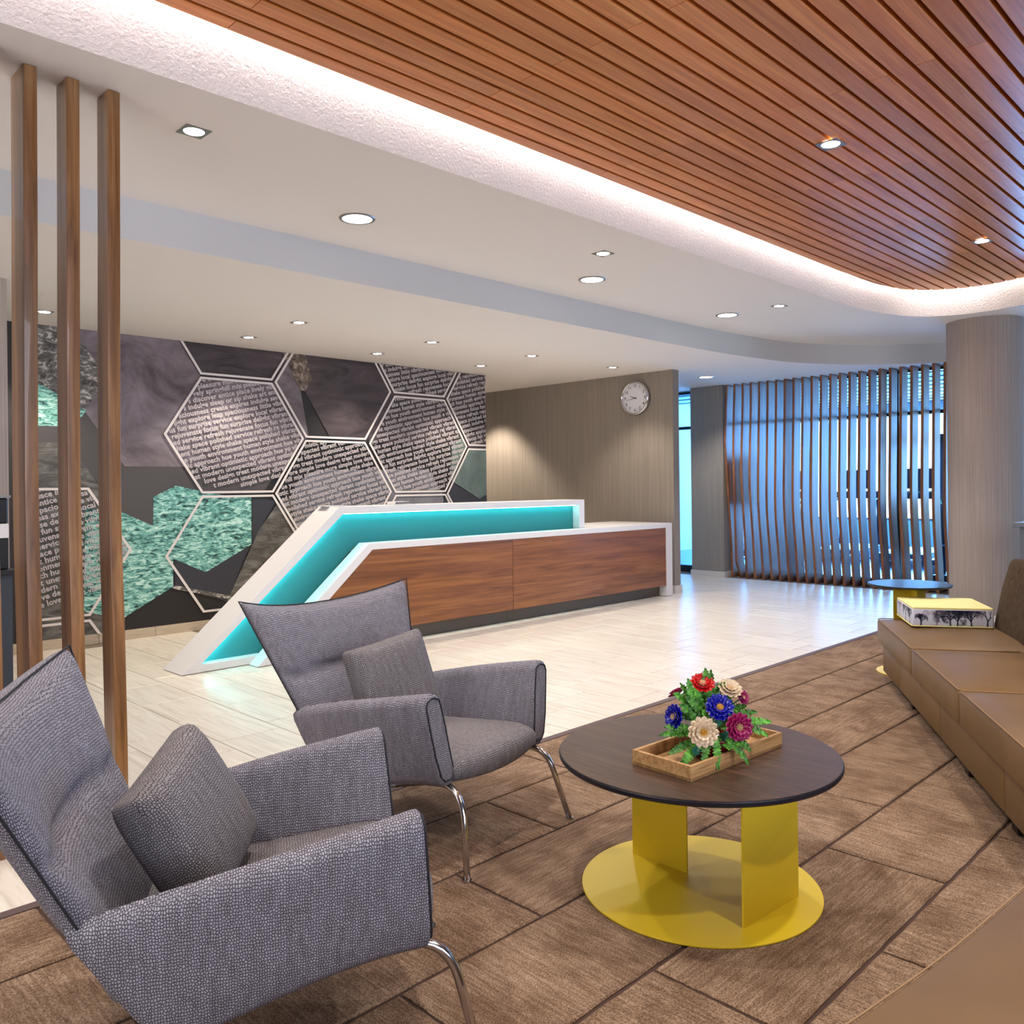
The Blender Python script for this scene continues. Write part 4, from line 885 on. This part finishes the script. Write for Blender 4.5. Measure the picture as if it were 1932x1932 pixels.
MB().box(7.96, 8.55, .6, 2.0, .012, .99).build('cabinet', m_con, cb_, local=cbl); MB().box(7.86, 8.62, .55, 2.03, .99, 1.028).build('cabinet_top', m_con, cb_, bevel=.003, local=cbl)

# fitness room equipment
m_gymblack = mat('gym_black', (16, 24, 48), .4); m_gymgrey = mat('gym_grey', (92, 110, 136), .4)
def treadmill():
    t = empty('treadmill')
    MB().box(-.9, .75, -.38, .38, .12, .20).build('deck', m_gymgrey, t, bevel=.02); MB().box(-.8, .7, -.26, .26, .20, .205).build('belt', m_gymblack, t)
    for s_ in (-1, 1):
        MB().tube([(.62, s_ * .34, .16), (.72, s_ * .33, .8), (.66, s_ * .33, 1.18)], .035, 10).build('upright', m_gymblack, t, smooth=True)
        MB().tube([(.66, s_ * .33, 1.08), (.3, s_ * .34, 1.02), (.05, s_ * .34, .98)], .022, 10).build('handrail', m_gymblack, t, smooth=True)
        MB().box(-.85, .7, s_ * .36 - .04, s_ * .36 + .04, .02, .14).build('foot_rail', m_gymgrey, t)
    MB().box(.58, .76, -.40, .40, 1.06, 1.20).build('console', m_gymblack, t, bevel=.03); MB().box(.62, .67, -.27, .27, 1.24, 1.60).build('screen', m_gymblack, t, bevel=.02)
    MB().box(.60, .72, -.05, .05, 1.18, 1.3).build('screen_neck', m_gymblack, t); return t
tm = treadmill()
spots = [(15.0, 5.4, 'dark treadmill behind the fins, second from the round column'), (15.3, 6.6, 'dark treadmill seen through the middle fins of the screen'), (15.0, 7.8, 'treadmill farthest left behind the fin screen, mostly hidden'), (14.2, 4.3, 'dark treadmill behind the fins closest to the round column')]
for i, (x, y, lb) in enumerate(spots):
    o = tm if i == 0 else copy_tree(tm); o.location = (x, y, .004); o.rotation_euler = (0, 0, R(8)); tag(o, lb, 'treadmill', 'treadmills in the fitness room')
sm = empty('weight_machine', (12.4, 3.75, .004)); tag(sm, 'tall dark weight machine in the fitness room beside the column', 'exercise machine')
MB().box(-.3, .3, -.35, .35, .006, .10).build('base', m_gymblack, sm); MB().box(-.18, .18, -.22, .22, .35, 1.0).build('weight_stack', m_gymblack, sm)
for s_ in (-1, 1): MB().tube([(0, s_ * .3, .1), (0, s_ * .3, 1.95)], .035, 10).build('upright', m_gymgrey, sm, smooth=True)
MB().box(-.06, .06, -.36, .36, 1.92, 2.02).build('top_bar', m_gymblack, sm); MB().box(-.5, -.2, -.2, .2, .45, .52).build('seat', m_gymblack, sm, bevel=.02); MB().box(-.26, -.2, -.18, .18, .55, 1.15).build('back_pad', m_gymblack, sm, bevel=.02)
tv = empty('wall_television', (11.75, 6.35, 1.35)); tag(tv, 'dark upright display panel behind the glass near the left fins', 'television')
MB().box(-.02, .04, -.42, .22, -.30, .45).build('screen', m_gymblack, tv, bevel=.01); MB().tube([(.05, -.1, -1.345), (.05, -.1, -.2)], .03, 10).build('stand_pole', m_gymblack, tv, smooth=True); MB().box(-.25, .3, -.4, .2, -1.346, -1.33).build('stand_base', m_gymblack, tv)
